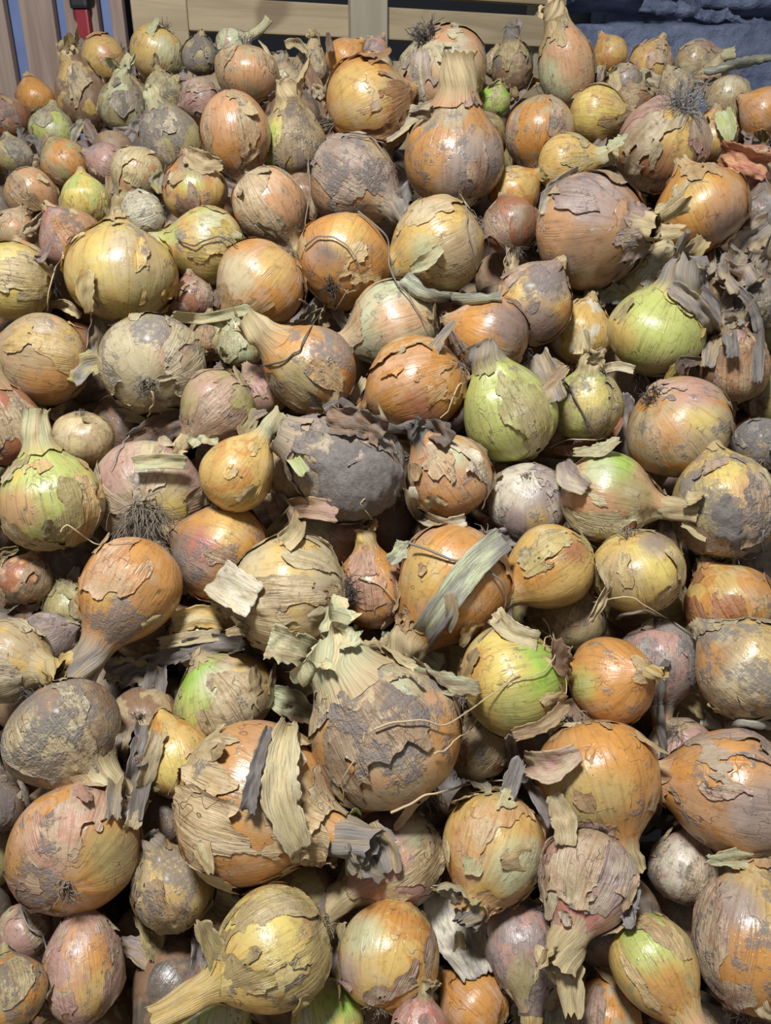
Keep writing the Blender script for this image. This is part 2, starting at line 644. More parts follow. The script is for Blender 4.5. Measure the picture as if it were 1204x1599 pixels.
bx = [wall_xz(900, 40)[0], wall_xz(1075, 40)[0], wall_xz(1290, 40)[0], wall_xz(1500, 40)[0]]
z_seam = wall_xz(1100, 26)[1]
stone_block(bx[0], z_seam - 0.34, bx[3], z_seam - 0.004, 1.0)
stone_block(bx[0] - 0.02, z_seam + 0.02, bx[1] - 0.02, z_seam + 0.32, 3.0)
stone_block(bx[1] + 0.01, z_seam + 0.005, bx[2] + 0.02, z_seam + 0.32, 4.0, 0.085)
stone_block(bx[2] + 0.03, z_seam, bx[3] + 0.1, z_seam + 0.30, 5.0)
stone_block(bx[0] - 0.02, z_seam - 0.66, bx[1] + 0.1, z_seam - 0.36, 6.0)
stone_block(bx[1] + 0.12, z_seam - 0.66, bx[3], z_seam - 0.38, 7.0)


def mortar_seam():
    """lumpy ridge of mortar running along the joint between the blocks"""
    pts = [wall_xz(x, y) for x, y in ((1000, 6), (1060, 14), (1110, 22), (1150, 34), (1195, 44), (1260, 52), (1400, 60))]
    pts = np.array(pts)
    s = np.linspace(0, len(pts) - 1, 90)
    X = np.interp(s, np.arange(len(pts)), pts[:, 0])
    Z = np.interp(s, np.arange(len(pts)), pts[:, 1])
    k = 12
    a = np.linspace(0, 2 * math.pi, k, endpoint=False)
    rad = 0.012 + 0.007 * fbm(np.stack([s * 0.7, s * 0, s * 0], -1), 2.0, 3)
    P = np.zeros((len(s), k, 3))
    P[..., 0] = X[:, None]
    P[..., 1] = -0.088 + np.cos(a)[None] * rad[:, None] * 0.9
    P[..., 2] = Z[:, None] + np.sin(a)[None] * rad[:, None]
    P += 0.010 * np.stack([fbm(P * 45, q, 3) for q in (1, 2, 3)], -1)
    F = grid_faces(k, len(s), True)
    o = link('mortar_seam', mesh_np('mortar_seam', P.reshape(-1, 3), F), M_STONE, wr)
    o.location = (-1.40, -0.08, -1.3)


mortar_seam()

# ------------------------------------------------------------------ onion builder
def profile(asp, nr, shoulder):
    """radius and height of a bulb outline from root to the base of the neck, in units of its radius"""
    zz = np.array([-0.90, -0.925, -0.90, -0.80, -0.62, -0.36, -0.05, 0.26, 0.52, 0.72, 0.87, 0.99, 1.10, 1.22])
    rr = np.array([0.0, 0.10, 0.26, 0.52, 0.76, 0.93, 1.0, 0.955, 0.82, 0.64, 0.46, 0.31, 0.0, 0.0])
    base = np.array([0.955, 0.82, 0.64, 0.45, 0.30, 0.19, 0.12])
    rr[-7:] = nr + ((base - 0.12) / (0.955 - 0.12)) ** (1.0 + 0.9 * max(0.0, nr - 0.15)) * (0.955 - nr)
    if shoulder > 0:                       # long tapering shoulder
        top = zz > 0.1
        zz[top] = 0.1 + (zz[top] - 0.1) * (1 + shoulder)
    zz = zz * asp
    return rr, zz


def resample(rr, zz, n):
    d = np.concatenate([[0], np.cumsum(np.hypot(np.diff(rr), np.diff(zz)))])
    # smooth by catmull-rom through the points
    t = np.linspace(0, len(rr) - 1, 240)
    i = np.clip(t.astype(int), 0, len(rr) - 2)
    f = t - i

    def cr(a):
        p0 = a[np.clip(i - 1, 0, None)]; p1 = a[i]; p2 = a[i + 1]; p3 = a[np.clip(i + 2, None, len(a) - 1)]
        return 0.5 * (2 * p1 + (p2 - p0) * f + (2 * p0 - 5 * p1 + 4 * p2 - p3) * f ** 2 + (3 * p1 - p0 - 3 * p2 + p3) * f ** 3)
    R, Z = cr(rr), cr(zz)
    d = np.concatenate([[0], np.cumsum(np.hypot(np.diff(R), np.diff(Z)))])
    s = np.linspace(0, d[-1], n)
    return np.interp(s, d, R).clip(0.0), np.interp(s, d, Z)


def bulb_points(nu, nv, asp, nr, shoulder, seed, lump):
    R, Z = resample(*profile(asp, nr, shoulder), nv)
    a = np.linspace(0, 2 * math.pi, nu, endpoint=False)
    P = np.stack([R[:, None] * np.cos(a), R[:, None] * np.sin(a), np.repeat(Z[:, None], nu, 1)], -1)
    n = fbm(P * 0.9, seed, 2) * lump
    rid = vnoise(np.stack([np.cos(a) * 3.0, np.sin(a) * 3.0, a * 0 + seed], -1), seed)[None] * 0.018
    P = P * (1 + n + rid * (R[:, None] > 0.15))[..., None]
    return P.reshape(-1, 3), R, Z


def grid_normals(P, nu, nv):
    G = P.reshape(nv, nu, 3)
    du = np.roll(G, -1, 1) - np.roll(G, 1, 1)
    dv = np.zeros_like(G)
    dv[1:-1] = G[2:] - G[:-2]
    dv[0] = G[1] - G[0]
    dv[-1] = G[-1] - G[-2]
    n = np.cross(du, dv)
    ln = np.linalg.norm(n, axis=-1, keepdims=True)
    fallback = np.zeros_like(n); fallback[..., 2] = np.sign(G[..., 2:3])[..., 0]
    n = np.where(ln > 1e-9, n / (ln + 1e-12), fallback)
    return n.reshape(-1, 3)


def tube(path, rad, k=3):
    """thin tube along a path; returns V,F"""
    path = np.asarray(path, float)
    n = len(path)
    tg = nrm(np.gradient(path, axis=0))
    ref = np.array([0.3, 0.5, 0.81])
    u = nrm(np.cross(tg, ref))
    v = np.cross(tg, u)
    a = np.linspace(0, 2 * math.pi, k, endpoint=False)
    rad = np.broadcast_to(np.asarray(rad, float), (n,))
    V = path[:, None] + rad[:, None, None] * (np.cos(a)[None, :, None] * u[:, None] + np.sin(a)[None, :, None] * v[:, None])
    return V.reshape(-1, 3), grid_faces(k, n, True)


def join(parts):
    V, F, b = [], [], 0
    for v, f in parts:
        V.append(v); F.append(f + b); b += len(v)
    return np.concatenate(V), np.concatenate(F)


def strand_tuft(rng, n, length, spread, z0, curl=0.6, rad=0.012, grav=None):
    parts = []
    # lumpy root plate
    pu, pv = 10, 5
    a = np.linspace(0, 2 * math.pi, pu, endpoint=False)
    ring = []
    for i in range(pv):
        f = i / (pv - 1)
        rr = spread * 0.75 * math.cos(f * 1.45)
        ring.append(np.stack([rr * np.cos(a), rr * np.sin(a), z0 + 0.05 - 0.10 * f + 0 * a], -1))
    P = np.array(ring).reshape(-1, 3)
    P = P * (1 + 0.18 * vnoise(P * 9, rng.random() * 9))[:, None]
    parts.append((P, grid_faces(pu, pv, True)))
    for _ in range(n):
        an = rng.random() * 2 * math.pi
        r0 = spread * math.sqrt(rng.random())
        p = np.array([r0 * math.cos(an), r0 * math.sin(an), z0 + 0.03])
        d = nrm(np.array([math.cos(an) * (0.25 + 1.3 * r0 / max(spread, 1e-3) * rng.random()), math.sin(an) * (0.25 + 1.3 * r0 / max(spread, 1e-3) * rng.random()), -0.75]))
        L = length * (0.45 + 0.9 * rng.random())
        m = 7
        pts = [p]
        for i in range(m - 1):
            d = nrm(d + curl * 0.5 * rng.normal(size=3) + (0.38 * grav if grav is not None else 0))
            q = pts[-1] + d * L / (m - 1)
            # stay outside the bulb
            rr = np.linalg.norm(q)
            if rr < 0.96:
                q = q * (0.97 / rr)
            pts.append(q)
        parts.append(tube(np.array(pts), rad * np.linspace(1.0, 0.45, m) * (0.7 + 0.6 * rng.random())))
    return join(parts)


def sheet(path, width, normal, rng, ns=11, curl=0.3, crumple=0.1, ragged=0.25, fold=0.0, sharp_end=0.5):
    """crumpled strip of dry skin along a path. returns V,F,uv"""
    path = np.asarray(path, float)
    n = len(path)
    width = np.broadcast_to(np.asarray(width, float), (n,))
    tg = nrm(np.gradient(path, axis=0))
    nm = np.broadcast_to(np.asarray(normal, float), (n, 3))
    side = nrm(np.cross(tg, nm))
    nm = np.cross(side, tg)
    s = np.linspace(-1, 1, ns)
    v = np.linspace(0, 1, n)
    sd = rng.random() * 50
    S, Vv = np.meshgrid(s, v)
    wm = width.mean()
    P = path[:, None] + side[:, None] * (S * width[:, None])[..., None]
    cz = curl * (S ** 2) + fold * np.abs(S)
    q = np.stack([S * 1.5, Vv * n * 0.33, S * 0], -1)
    cz = cz + crumple * (fbm(q, sd, 3)) + crumple * 0.6 * np.sin(S * 5 + sd + 2 * vnoise(q, sd + 2))
    P = P + nm[:, None] * (cz * width[:, None])[..., None]
    # pull the sides in where the strip curls
    g = (1 - np.abs(S)) + 0.03 - ragged * np.abs(fbm(np.stack([Vv * n * 0.8, S * 1.2, S * 0], -1), sd + 7, 3)) * (np.abs(S) > 0.1)
    ge = sharp_end * np.minimum(Vv, 1 - Vv) * n * 0.5 - 0.45 * np.abs(fbm(np.stack([S * 3.5, S * 0, Vv * 2], -1), sd + 11, 2)) + 0.02
    g = np.minimum(g, ge)
    F = grid_faces(ns, n, False)
    uv = np.stack([S * 0.5 + 0.5, Vv * n * 0.12], -1).reshape(-1, 2)
    F2, (V2, uv2) = clip(F, g.reshape(-1), [P.reshape(-1, 3), uv])
    return V2, F2, uv2


def components(nv, F):
    lab = np.arange(nv)
    while True:
        m = lab[F].min(1)
        new = lab.copy()
        for k in range(3):
            np.minimum.at(new, F[:, k], m)
        new = new[new]
        if (new == lab).all():
            return lab
        lab = new


def pieces(V, F, minf, maxn):
    """the separate pieces of a torn surface, each as its own V,F"""
    if len(F) == 0:
        return []
    lab = components(len(V), F)[F[:, 0]]
    ids, cnt = np.unique(lab, return_counts=True)
    out = []
    for i in ids[np.argsort(-cnt)][:maxn]:
        f = F[lab == i]
        if len(f) < minf:
            continue
        used, inv = np.unique(f.ravel(), return_inverse=True)
        out.append((V[used], inv.reshape(-1, 3)))
    return out


def biggest(V, F, uv):
    lab = components(len(V), F)[F[:, 0]]
    ids, cnt = np.unique(lab, return_counts=True)
    f = F[lab == ids[np.argmax(cnt)]]
    used, inv = np.unique(f.ravel(), return_inverse=True)
    return V[used], inv.reshape(-1, 3), uv[used]


STYLE = {'s': ('straw', 'tan', 0.25), 'g': ('grey', 'tan', 0.75), 'v': ('palegreen', 'straw', 0.15), 'o': ('tan', 'salmon', 0.3),
         'b': ('beige', 'straw', 0.3), 'd': ('dark', 'grey', 0.9), 'p': ('pink', 'tan', 0.35), 'y': ('gold', 'straw', 0.3)}
ONIONS = []


def on(x, y, r, th=90, t=0, label='', asp=1.0, lay=0.0, A='orange', B=None, S='tan', cov=0.32, S2=None, cov2=0.0, dirt=0.25,
       neck=None, roots=None, sh=0.0, pa=(), mud=0.0, lump=0.05, rm=None, blades=0, lift=1.0, flaps=None):
    ONIONS.append(dict(x=x, y=y, r=r * 1.035, th=th, t=t, label=label, asp=asp, lay=lay, A=A, B=B or A, S=S, cov=cov, S2=S2, cov2=cov2,
                       dirt=dirt, neck=neck, roots=roots, sh=sh, pa=pa, mud=mud, lump=lump, rm=rm, blades=blades, lift=lift, flaps=flaps))


def pile_iz(x, y):
    """inverse depth of the face of the pile at a pixel"""
    iz = 0.848 + 0.72 * y / 1000.0
    iz = iz * (1 - 0.16 * sstep(420, 120, x) * sstep(420, 120, y))
    iz = iz * (1 - 0.10 * sstep(880, 1000, x) * sstep(170, 60, y))
    return iz


def basis(P):
    e3 = nrm(CAM - P)
    e1 = nrm(np.cross(np.array([0, 0, 1.0]), e3))
    e2 = np.cross(e3, e1)
    return e1, e2, e3


def solve_depths():
    n = len(ONIONS)
    x = np.array([o['x'] for o in ONIONS], float)
    y = np.array([o['y'] for o in ONIONS], float)
    asp = np.array([o['asp'] * (1 + 0.4 * o['sh']) for o in ONIONS])
    rp = np.array([o['r'] for o in ONIONS], float) * np.sqrt(np.clip(asp, 0.8, 1.5)) ** 0.6
    lay = np.array([o['lay'] for o in ONIONS], float)
    z0 = 1 / pile_iz(x, y)
    z0 = z0 + lay * 0.035
    z = z0.copy()
    ray = FWD[None] + ((x - W / 2) / FPX)[:, None] * RIGHT - ((y - H / 2) / FPX)[:, None] * UP
    rl = np.linalg.norm(ray, axis=1)
    ca = 1 / rl
    for it in range(500):
        P = ray * z[:, None]
        r = rp * z / FPX * ca ** 0.5
        D = np.linalg.norm(P[:, None] - P[None], axis=-1)
        need = 0.95 * (r[:, None] + r[None]) - D
        np.fill_diagonal(need, -1)
        need = np.clip(need, 0, None)
        # the one meant to be in front stays in front
        key = z + 0.02 * lay
        sgn = np.sign(key[:, None] - key[None])
        sgn = np.where(sgn == 0, 1, sgn)
        mv = (need * sgn)
        dz = np.clip(mv, 0, None).sum(1) * 0.30 + np.clip(mv, None, 0).sum(1) * 0.12
        dz += (z0 - z) * 0.012
        z = np.clip(z + np.clip(dz, -0.006, 0.008), z0 - 0.055, z0 + 0.22)
    return x, y, z, rp, ray, ca


def frame_matrix(loc, axis, e3, r, spin):
    zc = nrm(axis)
    xc = nrm(np.cross(np.cross(zc, e3 + 0.013), zc)) if abs(np.dot(zc, e3)) < 0.995 else nrm(np.cross(np.array([1.0, 0, 0.1]), zc))
    yc = np.cross(zc, xc)
    R = np.stack([xc, yc, zc], 1)
    M = Matrix.Identity(4)
    for i in range(3):
        for j in range(3):
            M[i][j] = float(R[i, j] * r)
        M[i][3] = float(loc[i])
    return M, R


def paint(Pl, R, e1, e2, e3, cA, patches, seed):
    """lay patches of another skin colour onto the side of the bulb that carries them"""
    C = np.tile(cA, (len(Pl), 1))
    if not patches:
        return C
    D = nrm(Pl) @ R.T
    s1, s2, s3 = D @ e1, D @ e2, D @ e3
    for k, (dx, dy, rad, col) in enumerate(patches):
        nz = fbm(Pl * 2.4, seed + k * 3.1, 3) * 0.20
        w = 0.85 * sstep(0.24, -0.20, np.hypot(s1 - dx, s2 - dy) - rad + nz * rad * 1.2) * sstep(-0.25, 0.1, s3)
        C = C * (1 - w[:, None]) + PAL[col] * w[:, None]
    return C


def make_onion(o, idx, z, ray, ca):
    rng = np.random.default_rng(1000 + idx)
    seed = rng.random() * 60
    P = CAM + ray * z
    r = o['r'] * z / FPX * ca ** 0.5
    e1, e2, e3 = basis(P)
    th, t = math.radians(o['th']), math.radians(o['t'])
    axis = math.cos(t) * (math.cos(th) * e1 + math.sin(th) * e2) + math.sin(t) * e3
    M, R = frame_matrix(P, axis, e3, r, 0)
    root = bpy.data.objects.new('onion', None)
    COL.objects.link(root)
    root.matrix_world = M
    root.empty_display_size = 0.2
    o['root'] = root; o['P'] = P; o['R3'] = r; o['Rm'] = R
    tag(root, o['label'], 'onion', o.get('group') or 'onions heaped in the pile')
    big = o['r']
    nu = int(np.clip(big * 0.95, 36, 96)) // 2 * 2
    nv = int(nu * 0.62)
    nk = o['neck'] or (0.14, 0.13, 0, 's')
    nlen, nrad, nbend, nsty = nk
    asp, sh = o['asp'], o['sh']
    V, Rp, Zp = bulb_points(nu, nv, asp, nrad * 0.95, sh, seed, o['lump'])
    F = grid_faces(nu, nv, True)
    N = grid_normals(V, nu, nv)
    cA = paint(V, R, e1, e2, e3, PAL[o['A']], o['pa'], seed)
    cB = paint(V, R, e1, e2, e3, PAL[o['B']], o['pa'], seed)
    dirt = np.full(len(V), o['dirt'] + 0.03)
    if o['mud'] > 0:
        Dm = nrm(V) @ R.T
        mx, my = o['rm'] or (0.0, 0.5)
        dirt = dirt + 0.55 * sstep(0.75, 0.1, np.hypot(Dm @ e1 - mx, Dm @ e2 - my)) * (Dm @ e3 > 0)
    me = mesh_np('bulb', V, F, None, dict(colA=cA, colB=cB, dirt=dirt))
    link('bulb', me, M_BULB, root)
    # torn papery outer skins that lift at their edges
    a0 = rng.random() * 6.28
    for k, (sc, cov) in enumerate(((o['S'], o['cov']), (o['S2'], o['cov2']))):
        if not sc or cov <= 0:
            continue
        Vn = nrm(V)
        q = np.stack([Vn[:, 0] * 1.5, Vn[:, 1] * 1.5, V[:, 2] * 0.62], -1)
        f = fbm(q, seed + 11 + k * 7, 2) * 0.8 + 0.22 * fbm(np.stack([Vn[:, 0] * 7, Vn[:, 1] * 7, V[:, 2] * 3.0], -1), seed + 3 + k, 3)
        vis = (nrm(V) @ R.T) @ e3 > -0.2
        th_ = np.quantile(f[vis], 1 - cov) if vis.sum() > 10 else np.quantile(f, 1 - cov)
        g = f - th_
        g = np.where(V[:, 2] < Zp.min() + 0.012, -0.05, g)
        lf = np.exp(-np.clip(g, 0, None) / 0.10) * np.clip(0.35 + 0.9 * vnoise(V * 2.1, seed + 21 + k), 0, 1.2)
        off = 0.010 + 0.012 * k + o['lift'] * 0.075 * lf + 0.010 * fbm(V * 4, seed + 31, 2)
        Vs = V + N * off[:, None]
        F2, (V2,) = clip(F, g, [Vs])
        if len(F2) < 8:
            continue
        base = PAL[sc] * 0.68 + PAL[o['A']] * 0.32
        c0 = base * (0.92 + 0.16 * rng.random())
        c1 = base * 0.55 + PAL['beige'] * 0.45 if rng.random() < 0.6 else base * 0.7 + PAL['brown'] * 0.3
        for V3, F3 in pieces(V2, F2, 30, 5):
            link('outer_skin', mesh_np('outer_skin', V3, F3, None, dict(colA=c0, colB=c1, dirt=np.full(len(V3), o['dirt'] + 0.05))), M_SKIN, root)
    # loose flaps of papery skin still hanging on the bulb
    nfl = o['flaps'] if o['flaps'] is not None else int(rng.integers(0, 4)) + (1 if o['lift'] > 1.3 else 0)
    for _ in range(nfl):
        an = rng.random() * 6.28
        el = rng.random() * 0.7 + 0.05
        dl = R.T @ (math.sqrt(1 - el * el) * (math.cos(an) * e1 + math.sin(an) * e2) + el * e3)
        # surface point nearest that direction
        iv = int(np.argmax(nrm(V) @ dl))
        p0, n0 = V[iv], N[iv]
        tz = np.array([0, 0, 1.0]) if rng.random() < 0.6 else np.array([0, 0, -1.0])
        tg = nrm(tz - n0 * (tz @ n0) + 0.5 * rng.normal(size=3) * 0.6)
        tg = nrm(tg - n0 * (tg @ n0))
        Lf = 0.35 + 0.40 * rng.random()
        ss = np.linspace(0, 1, 11)
        pp = p0 + n0 * 0.0 + ss[:, None] * Lf * tg
        pp = pp + (0.015 + 0.30 * Lf * ss ** 2 * (0.3 + rng.random()))[:, None] * n0 - (0.42 * (ss * Lf) ** 2)[:, None] * n0
        wv = (0.16 + 0.16 * rng.random()) * (1 - 0.65 * ss ** 1.5)
        sv, sf, suv = sheet(pp, wv, n0, rng, 11, -0.22, 0.16, 0.3, 0.0, 0.8)
        if len(sf) > 10:
            fc = PAL[('straw', 'tan', 'beige', o['S'] or 'tan')[int(rng.integers(4))]] * (0.9 + 0.15 * rng.random())
            sv, sf, suv = biggest(sv, sf, suv)
            link('skin_flap', mesh_np('skin_flap', sv, sf, suv, dict(colA=fc, colB=fc * 0.6 + PAL[o['A']] * 0.35, dirt=np.full(len(sv), o['dirt']))), M_HUSK, root)
    # caked soil
    if o['mud'] > 0.25:
        f = fbm(V * 1.2, seed + 5, 3) + 0.35 * fbm(V * 6, seed + 6, 2)
        D = (nrm(V) @ R.T)
        if o['rm']:
            mx, my = o['rm']
            f = f - 1.5 * np.hypot(D @ e1 - mx, D @ e2 - my)
        vis = D @ e3 > 0
        g = f - np.quantile(f[vis], 1 - o['mud'])
        off = 0.002 + 0.05 * np.clip(g, 0, 0.5) / 0.5 + 0.040 * fbm(V * 9, seed + 8, 3) * np.clip(g * 5, 0, 1)
        F2, (V2,) = clip(F, g, [V + N * off[:, None]])
        for V3, F3 in pieces(V2, F2, 20, 4):
            link('mud_crust', mesh_np('mud_crust', V3, F3), M_SOIL, root)
    # neck
    zt = Zp.max()
    e3l, upl = R.T @ e3, R.T @ e2
    # bend direction: image-plane rotation of the axis
    perp = R.T @ (np.cross(e3, axis))
    perp = perp - np.array([0, 0, perp[2]])
    perp = nrm(perp) if np.linalg.norm(perp) > 1e-3 else np.array([1.0, 0, 0])
    if nlen > 0:
        k, m = (28, max(14, int(nlen * 18))) if big > 45 else (18, max(10, int(nlen * 12)))
        m = min(m, 34)
        s = np.linspace(0, 1, m)
        # start on the shoulder, a little below where the bulb narrows to the neck
        jj = np.argmax((Rp < nrad + 0.22) & (Zp > 0.2))
        zs = Zp[jj]
        Ltot = (zt - zs) + nlen
        s0 = (zt - zs) / Ltot
        sn = np.clip((s - s0) / (1 - s0), 0, 1)
        ang = math.radians(nbend) * sn ** 1.1
        wob = 0.10 * np.stack([vnoise(np.stack([s * 2.2, s * 0 + q, s * 0], -1), seed) for q in (0, 9)], -1)
        st = Ltot / (m - 1)
        d = np.cos(ang)[:, None] * np.array([0, 0, 1.0]) + np.sin(ang)[:, None] * perp
        path = np.array([0, 0, zs]) + np.concatenate([np.zeros((1, 3)), np.cumsum(d[:-1] * st, 0)])
        path[:, :2] += wob * sn[:, None] * nlen * 0.5
        a = np.linspace(0, 2 * math.pi, k, endpoint=False)
        prof = np.interp(np.clip(zs + s * Ltot, None, zt), Zp[Zp > 0], Rp[Zp > 0])
        rad = np.maximum(prof + 0.006 + 0.012 * sstep(0.0, s0, s), nrad * 0.8 * (s > s0)) * (1 - 0.20 * sstep(0.1, 0.8, sn)) * (1 + 0.22 * sstep(0.75, 1.0, sn))
        flat = 1 - 0.35 * sstep(0.1, 0.9, sn)
        fold = 1 + 0.10 * np.sin(a * 5 + seed)[None] * sstep(0, 0.3, sn)[:, None] + 0.20 * fbm(np.stack([np.cos(a)[None] * 1.8 + 0 * s[:, None], np.sin(a)[None] * 1.8 + 0 * s[:, None], 0 * a[None] + s[:, None] * nlen * 1.4], -1), seed + 40, 3) * sstep(0.0, 0.25, sn)[:, None]
        u = perp[None] * np.cos(ang)[:, None] - np.array([0, 0, 1.0])[None] * np.sin(ang)[:, None]
        w = np.cross(np.array([0, 0, 1.0]), perp)[None]
        tw = rng.normal() * 0.9 * sn
        cu = np.cos(a[None] + tw[:, None]); su = np.sin(a[None] + tw[:, None])
        G = path[:, None] + (rad[:, None] * fold * cu)[..., None] * u[:, None] + (rad[:, None] * fold * su * flat[:, None])[..., None] * w[:, None]
        ge = (1 - s)[:, None] * Ltot - 0.16 * np.abs(fbm(np.stack([np.cos(a) * 3, np.sin(a) * 3, a * 0], -1), seed + 50, 2))[None] - 0.015
        uv = np.stack([np.repeat((a / (2 * math.pi))[None] * 4, m, 0), np.repeat(s[:, None] * nlen, k, 1)], -1)
        gb = s[:, None] * Ltot - 0.26 * np.abs(fbm(np.stack([np.cos(a) * 2.2, np.sin(a) * 2.2, a * 0 + 3], -1), seed + 60, 3))[None] + 0.01
        tone = np.repeat(sstep(0.0, 1.25, s / max(s0, .05))[:, None], k, 1).reshape(-1)
        F2, (V2, uv2, tone) = clip(grid_faces(k, m, True), np.minimum(ge, gb).reshape(-1), [G.reshape(-1, 3), uv.reshape(-1, 2), tone])
        if len(F2):
            lab_ = components(len(V2), F2)[F2[:, 0]]
            ids_, cn_ = np.unique(lab_, return_counts=True)
            F2 = F2[lab_ == ids_[np.argmax(cn_)]]
            us_, inv_ = np.unique(F2.ravel(), return_inverse=True)
            F2 = inv_.reshape(-1, 3); V2 = V2[us_]; uv2 = uv2[us_]; tone = tone[us_]
        nk_ob = root
        sa, sb, sdirt = STYLE[nsty]
        j = 0.9 + 0.2 * rng.random()
        if len(F2):
            tn = tone[:, None]
            base_ = PAL[o['A']] * 0.6 + PAL[o['S'] or 'tan'] * 0.4
            mm = mesh_np('neck', V2, F2, uv2, dict(colA=base_ * (1 - tn) + PAL[sa] * j * tn, colB=base_ * (1 - tn) + PAL[sb] * j * tn, dirt=sdirt * (0.4 + 0.6 * tone)))
            nk_ob = link('neck', mm, M_HUSK, root)
        # dry blades left at the end of the neck
        for b in range(o['blades']):
            an = rng.random() * 6.28
            dirb = math.cos(an) * u[-1] + math.sin(an) * w[0]
            p0 = path[int(m * 0.7)] + dirb * nrad * 0.7
            L = (0.35 + 0.5 * rng.random()) * (0.5 + 0.5 * nlen)
            kk = 9
            ss = np.linspace(0, 1, kk)
            dd = d[-1] * 0.85 + dirb * (0.25 + 0.5 * rng.random())
            pp = p0 + ss[:, None] * L * dd + (ss ** 2)[:, None] * L * 0.35 * rng.normal(size=3)
            sv, sf, suv = sheet(pp, nrad * (0.7 + 0.5 * rng.random()) * (1 - 0.4 * ss), dirb, rng, 9, 0.35, 0.22, 0.35)
            if len(sf):
                link('husk_blade', mesh_np('husk_blade', sv, sf, suv, dict(colA=PAL[sa] * j * 0.95, colB=PAL[sb] * j, dirt=np.full(len(sv), sdirt))), M_HUSK, nk_ob)
    # roots
    rt = o['roots'] or ((34, 0.32, 'r') if o['t'] < -8 else (18, 0.32, 'd' if idx % 2 else 'r'))
    sv, sf = strand_tuft(rng, rt[0], rt[1], 0.13 if rt[0] < 60 else 0.2, Zp.min(), 0.7, 0.011, R.T @ np.array([0, 0, -1.0]) if (rt[1] > 0.3 and o['y'] > 300) else None)
    link('roots', mesh_np('roots', sv, sf), {'r': M_ROOT, 'd': M_ROOTD, 'p': M_ROOTP, 'g': M_ROOTG}[rt[2] if len(rt) > 2 else 'r'], root)
    return root

# ------------------------------------------------------------------ every onion that shows: pixel centre, pixel radius, direction of its neck
# ---- bottom rows
on(118, 1325, 104, 62, -52, 'orange onion with root scar facing out and purple-grey soil at lower left', asp=.92, A='orange', B='salmon', S='pink', cov=.25, dirt=.35, mud=.10, rm=(-.75, -.35), roots=(34, .16), pa=((-.35, .15, .3, 'pink'), (.5, -.3, .4, 'olive')))
on(100, 1142, 90, -68, 12, 'soil-smeared onion whose wide pale neck runs down over the orange onion below', asp=.9, lay=-.3, A='tan', B='brown', S='beige', cov=.4, dirt=.55, neck=(.95, .40, 8, 'b'), blades=1, mud=.12, rm=(.1, .4), pa=((.05, .65, .3, 'orange'),))
on(132, 1512, 64, 82, 8, 'tall pinkish-red onion with a lifted skin scrap near the lower left corner', asp=1.38, A='pink', B='salmon', S='pink', cov=.35, dirt=.3, neck=(.4, .3, -30, 'g'), blades=3, pa=((.3, .1, .4, 'orange'), (.2, -.6, .4, 'gold')))
on(14, 1552, 62, 80, -10, 'dusty brown-orange onion cut by the lower left corner', A='olive', B='orange', S='tan', cov=.25, dirt=.5)
on(38, 1455, 46, 30, -30, 'small pinkish onion behind the tall pinkish-red one at the left edge', lay=1.2, A='pink', S='tan', dirt=.3)
on(272, 1388, 66, 105, 25, 'yellow-brown onion in shade below the largest orange husk-wrapped onion', lay=.6, A='gold', B='tan', S='brown', cov=.4, S2='grey', cov2=.15, dirt=.4, neck=(.35, .28, 0, 'g'), mud=.1, rm=(.1, .5))
on(392, 1252, 122, -28, 22, 'largest orange onion with gaping dry husk and a grey crumpled neck at right', asp=1.0, lay=-.6, A='orange', B='salmon', S='straw', cov=.42, S2='beige', cov2=.25, dirt=.3, neck=(.55, .26, -8, 'g'), blades=4, lift=1.7, pa=((-.45, .3, .6, 'orange'), (.3, .1, .5, 'tan')))
on(606, 1148, 116, 126, 14, 'very large dusty onion with torn pale green leaves spreading from its neck', asp=.98, lay=-1.1, A='tan', B='salmon', S='tan', cov=.35, S2='brown', cov2=.12, dirt=.48, neck=(.40, .44, 20, 'v'), blades=3, pa=((.75, -.1, .4, 'orange'), (-.6, -.2, .35, 'orange'), (.1, .5, .3, 'palegreen'), (0, 0, .4, 'beige')))
on(430, 1480, 93, 199, 6, 'golden onion with a long thick straw neck pointing left', asp=.98, lay=-.8, A='gold', B='yellow', S='olive', cov=.28, dirt=.35, neck=(.95, .26, 6, 'y'), sh=.10, pa=((.0, .2, .45, 'yellow'), (.75, .5, .25, 'brown')))
on(607, 1494, 80, 76, -18, 'smooth deep golden onion with painted green gloss on its left shoulder', asp=1.05, lay=-.2, A='orange', B='gold', S='lilac', cov=.12, dirt=.2, roots=(24, .2), pa=((-.5, .35, .35, 'palegreen'), (-.85, -.3, .3, 'lilac')))  # pale green patch paints a highlight into the left shoulder's colour
on(618, 1338, 76, 215, 10, 'pink and green onion beneath the very large dusty one, husk hanging at left', lay=.5, A='pink', B='salmon', S='olive', cov=.45, dirt=.3, neck=(.75, .30, 15, 's'), blades=3, lift=1.5, pa=((0, .5, .4, 'pink'), (.45, .4, .3, 'palegreen')))
on(770, 1320, 84, -105, 10, 'golden onion with torn salmon-red skin and a grey skin hanging below it', lay=-.3, A='gold', B='orange', S='salmon', cov=.28, S2='palegreen', cov2=.2, dirt=.25, neck=(.3, .25, 0, 'g'), lift=1.6, pa=((-.05, .55, .5, 'gold'), (-.4, -.1, .35, 'salmon'), (.5, -.3, .45, 'palegreen')))
on(930, 1214, 100, -62, 6, 'big smooth orange onion with a curled scrap of skin on its left shoulder', asp=.95, lay=-.4, A='orange', B='orange', S='tan', cov=.22, dirt=.36, neck=(.32, .26, 0, 's'), pa=((-.1, -.3, .5, 'olive'), (.2, -.1, .35, 'gold'), (.3, .5, .5, 'orange')))
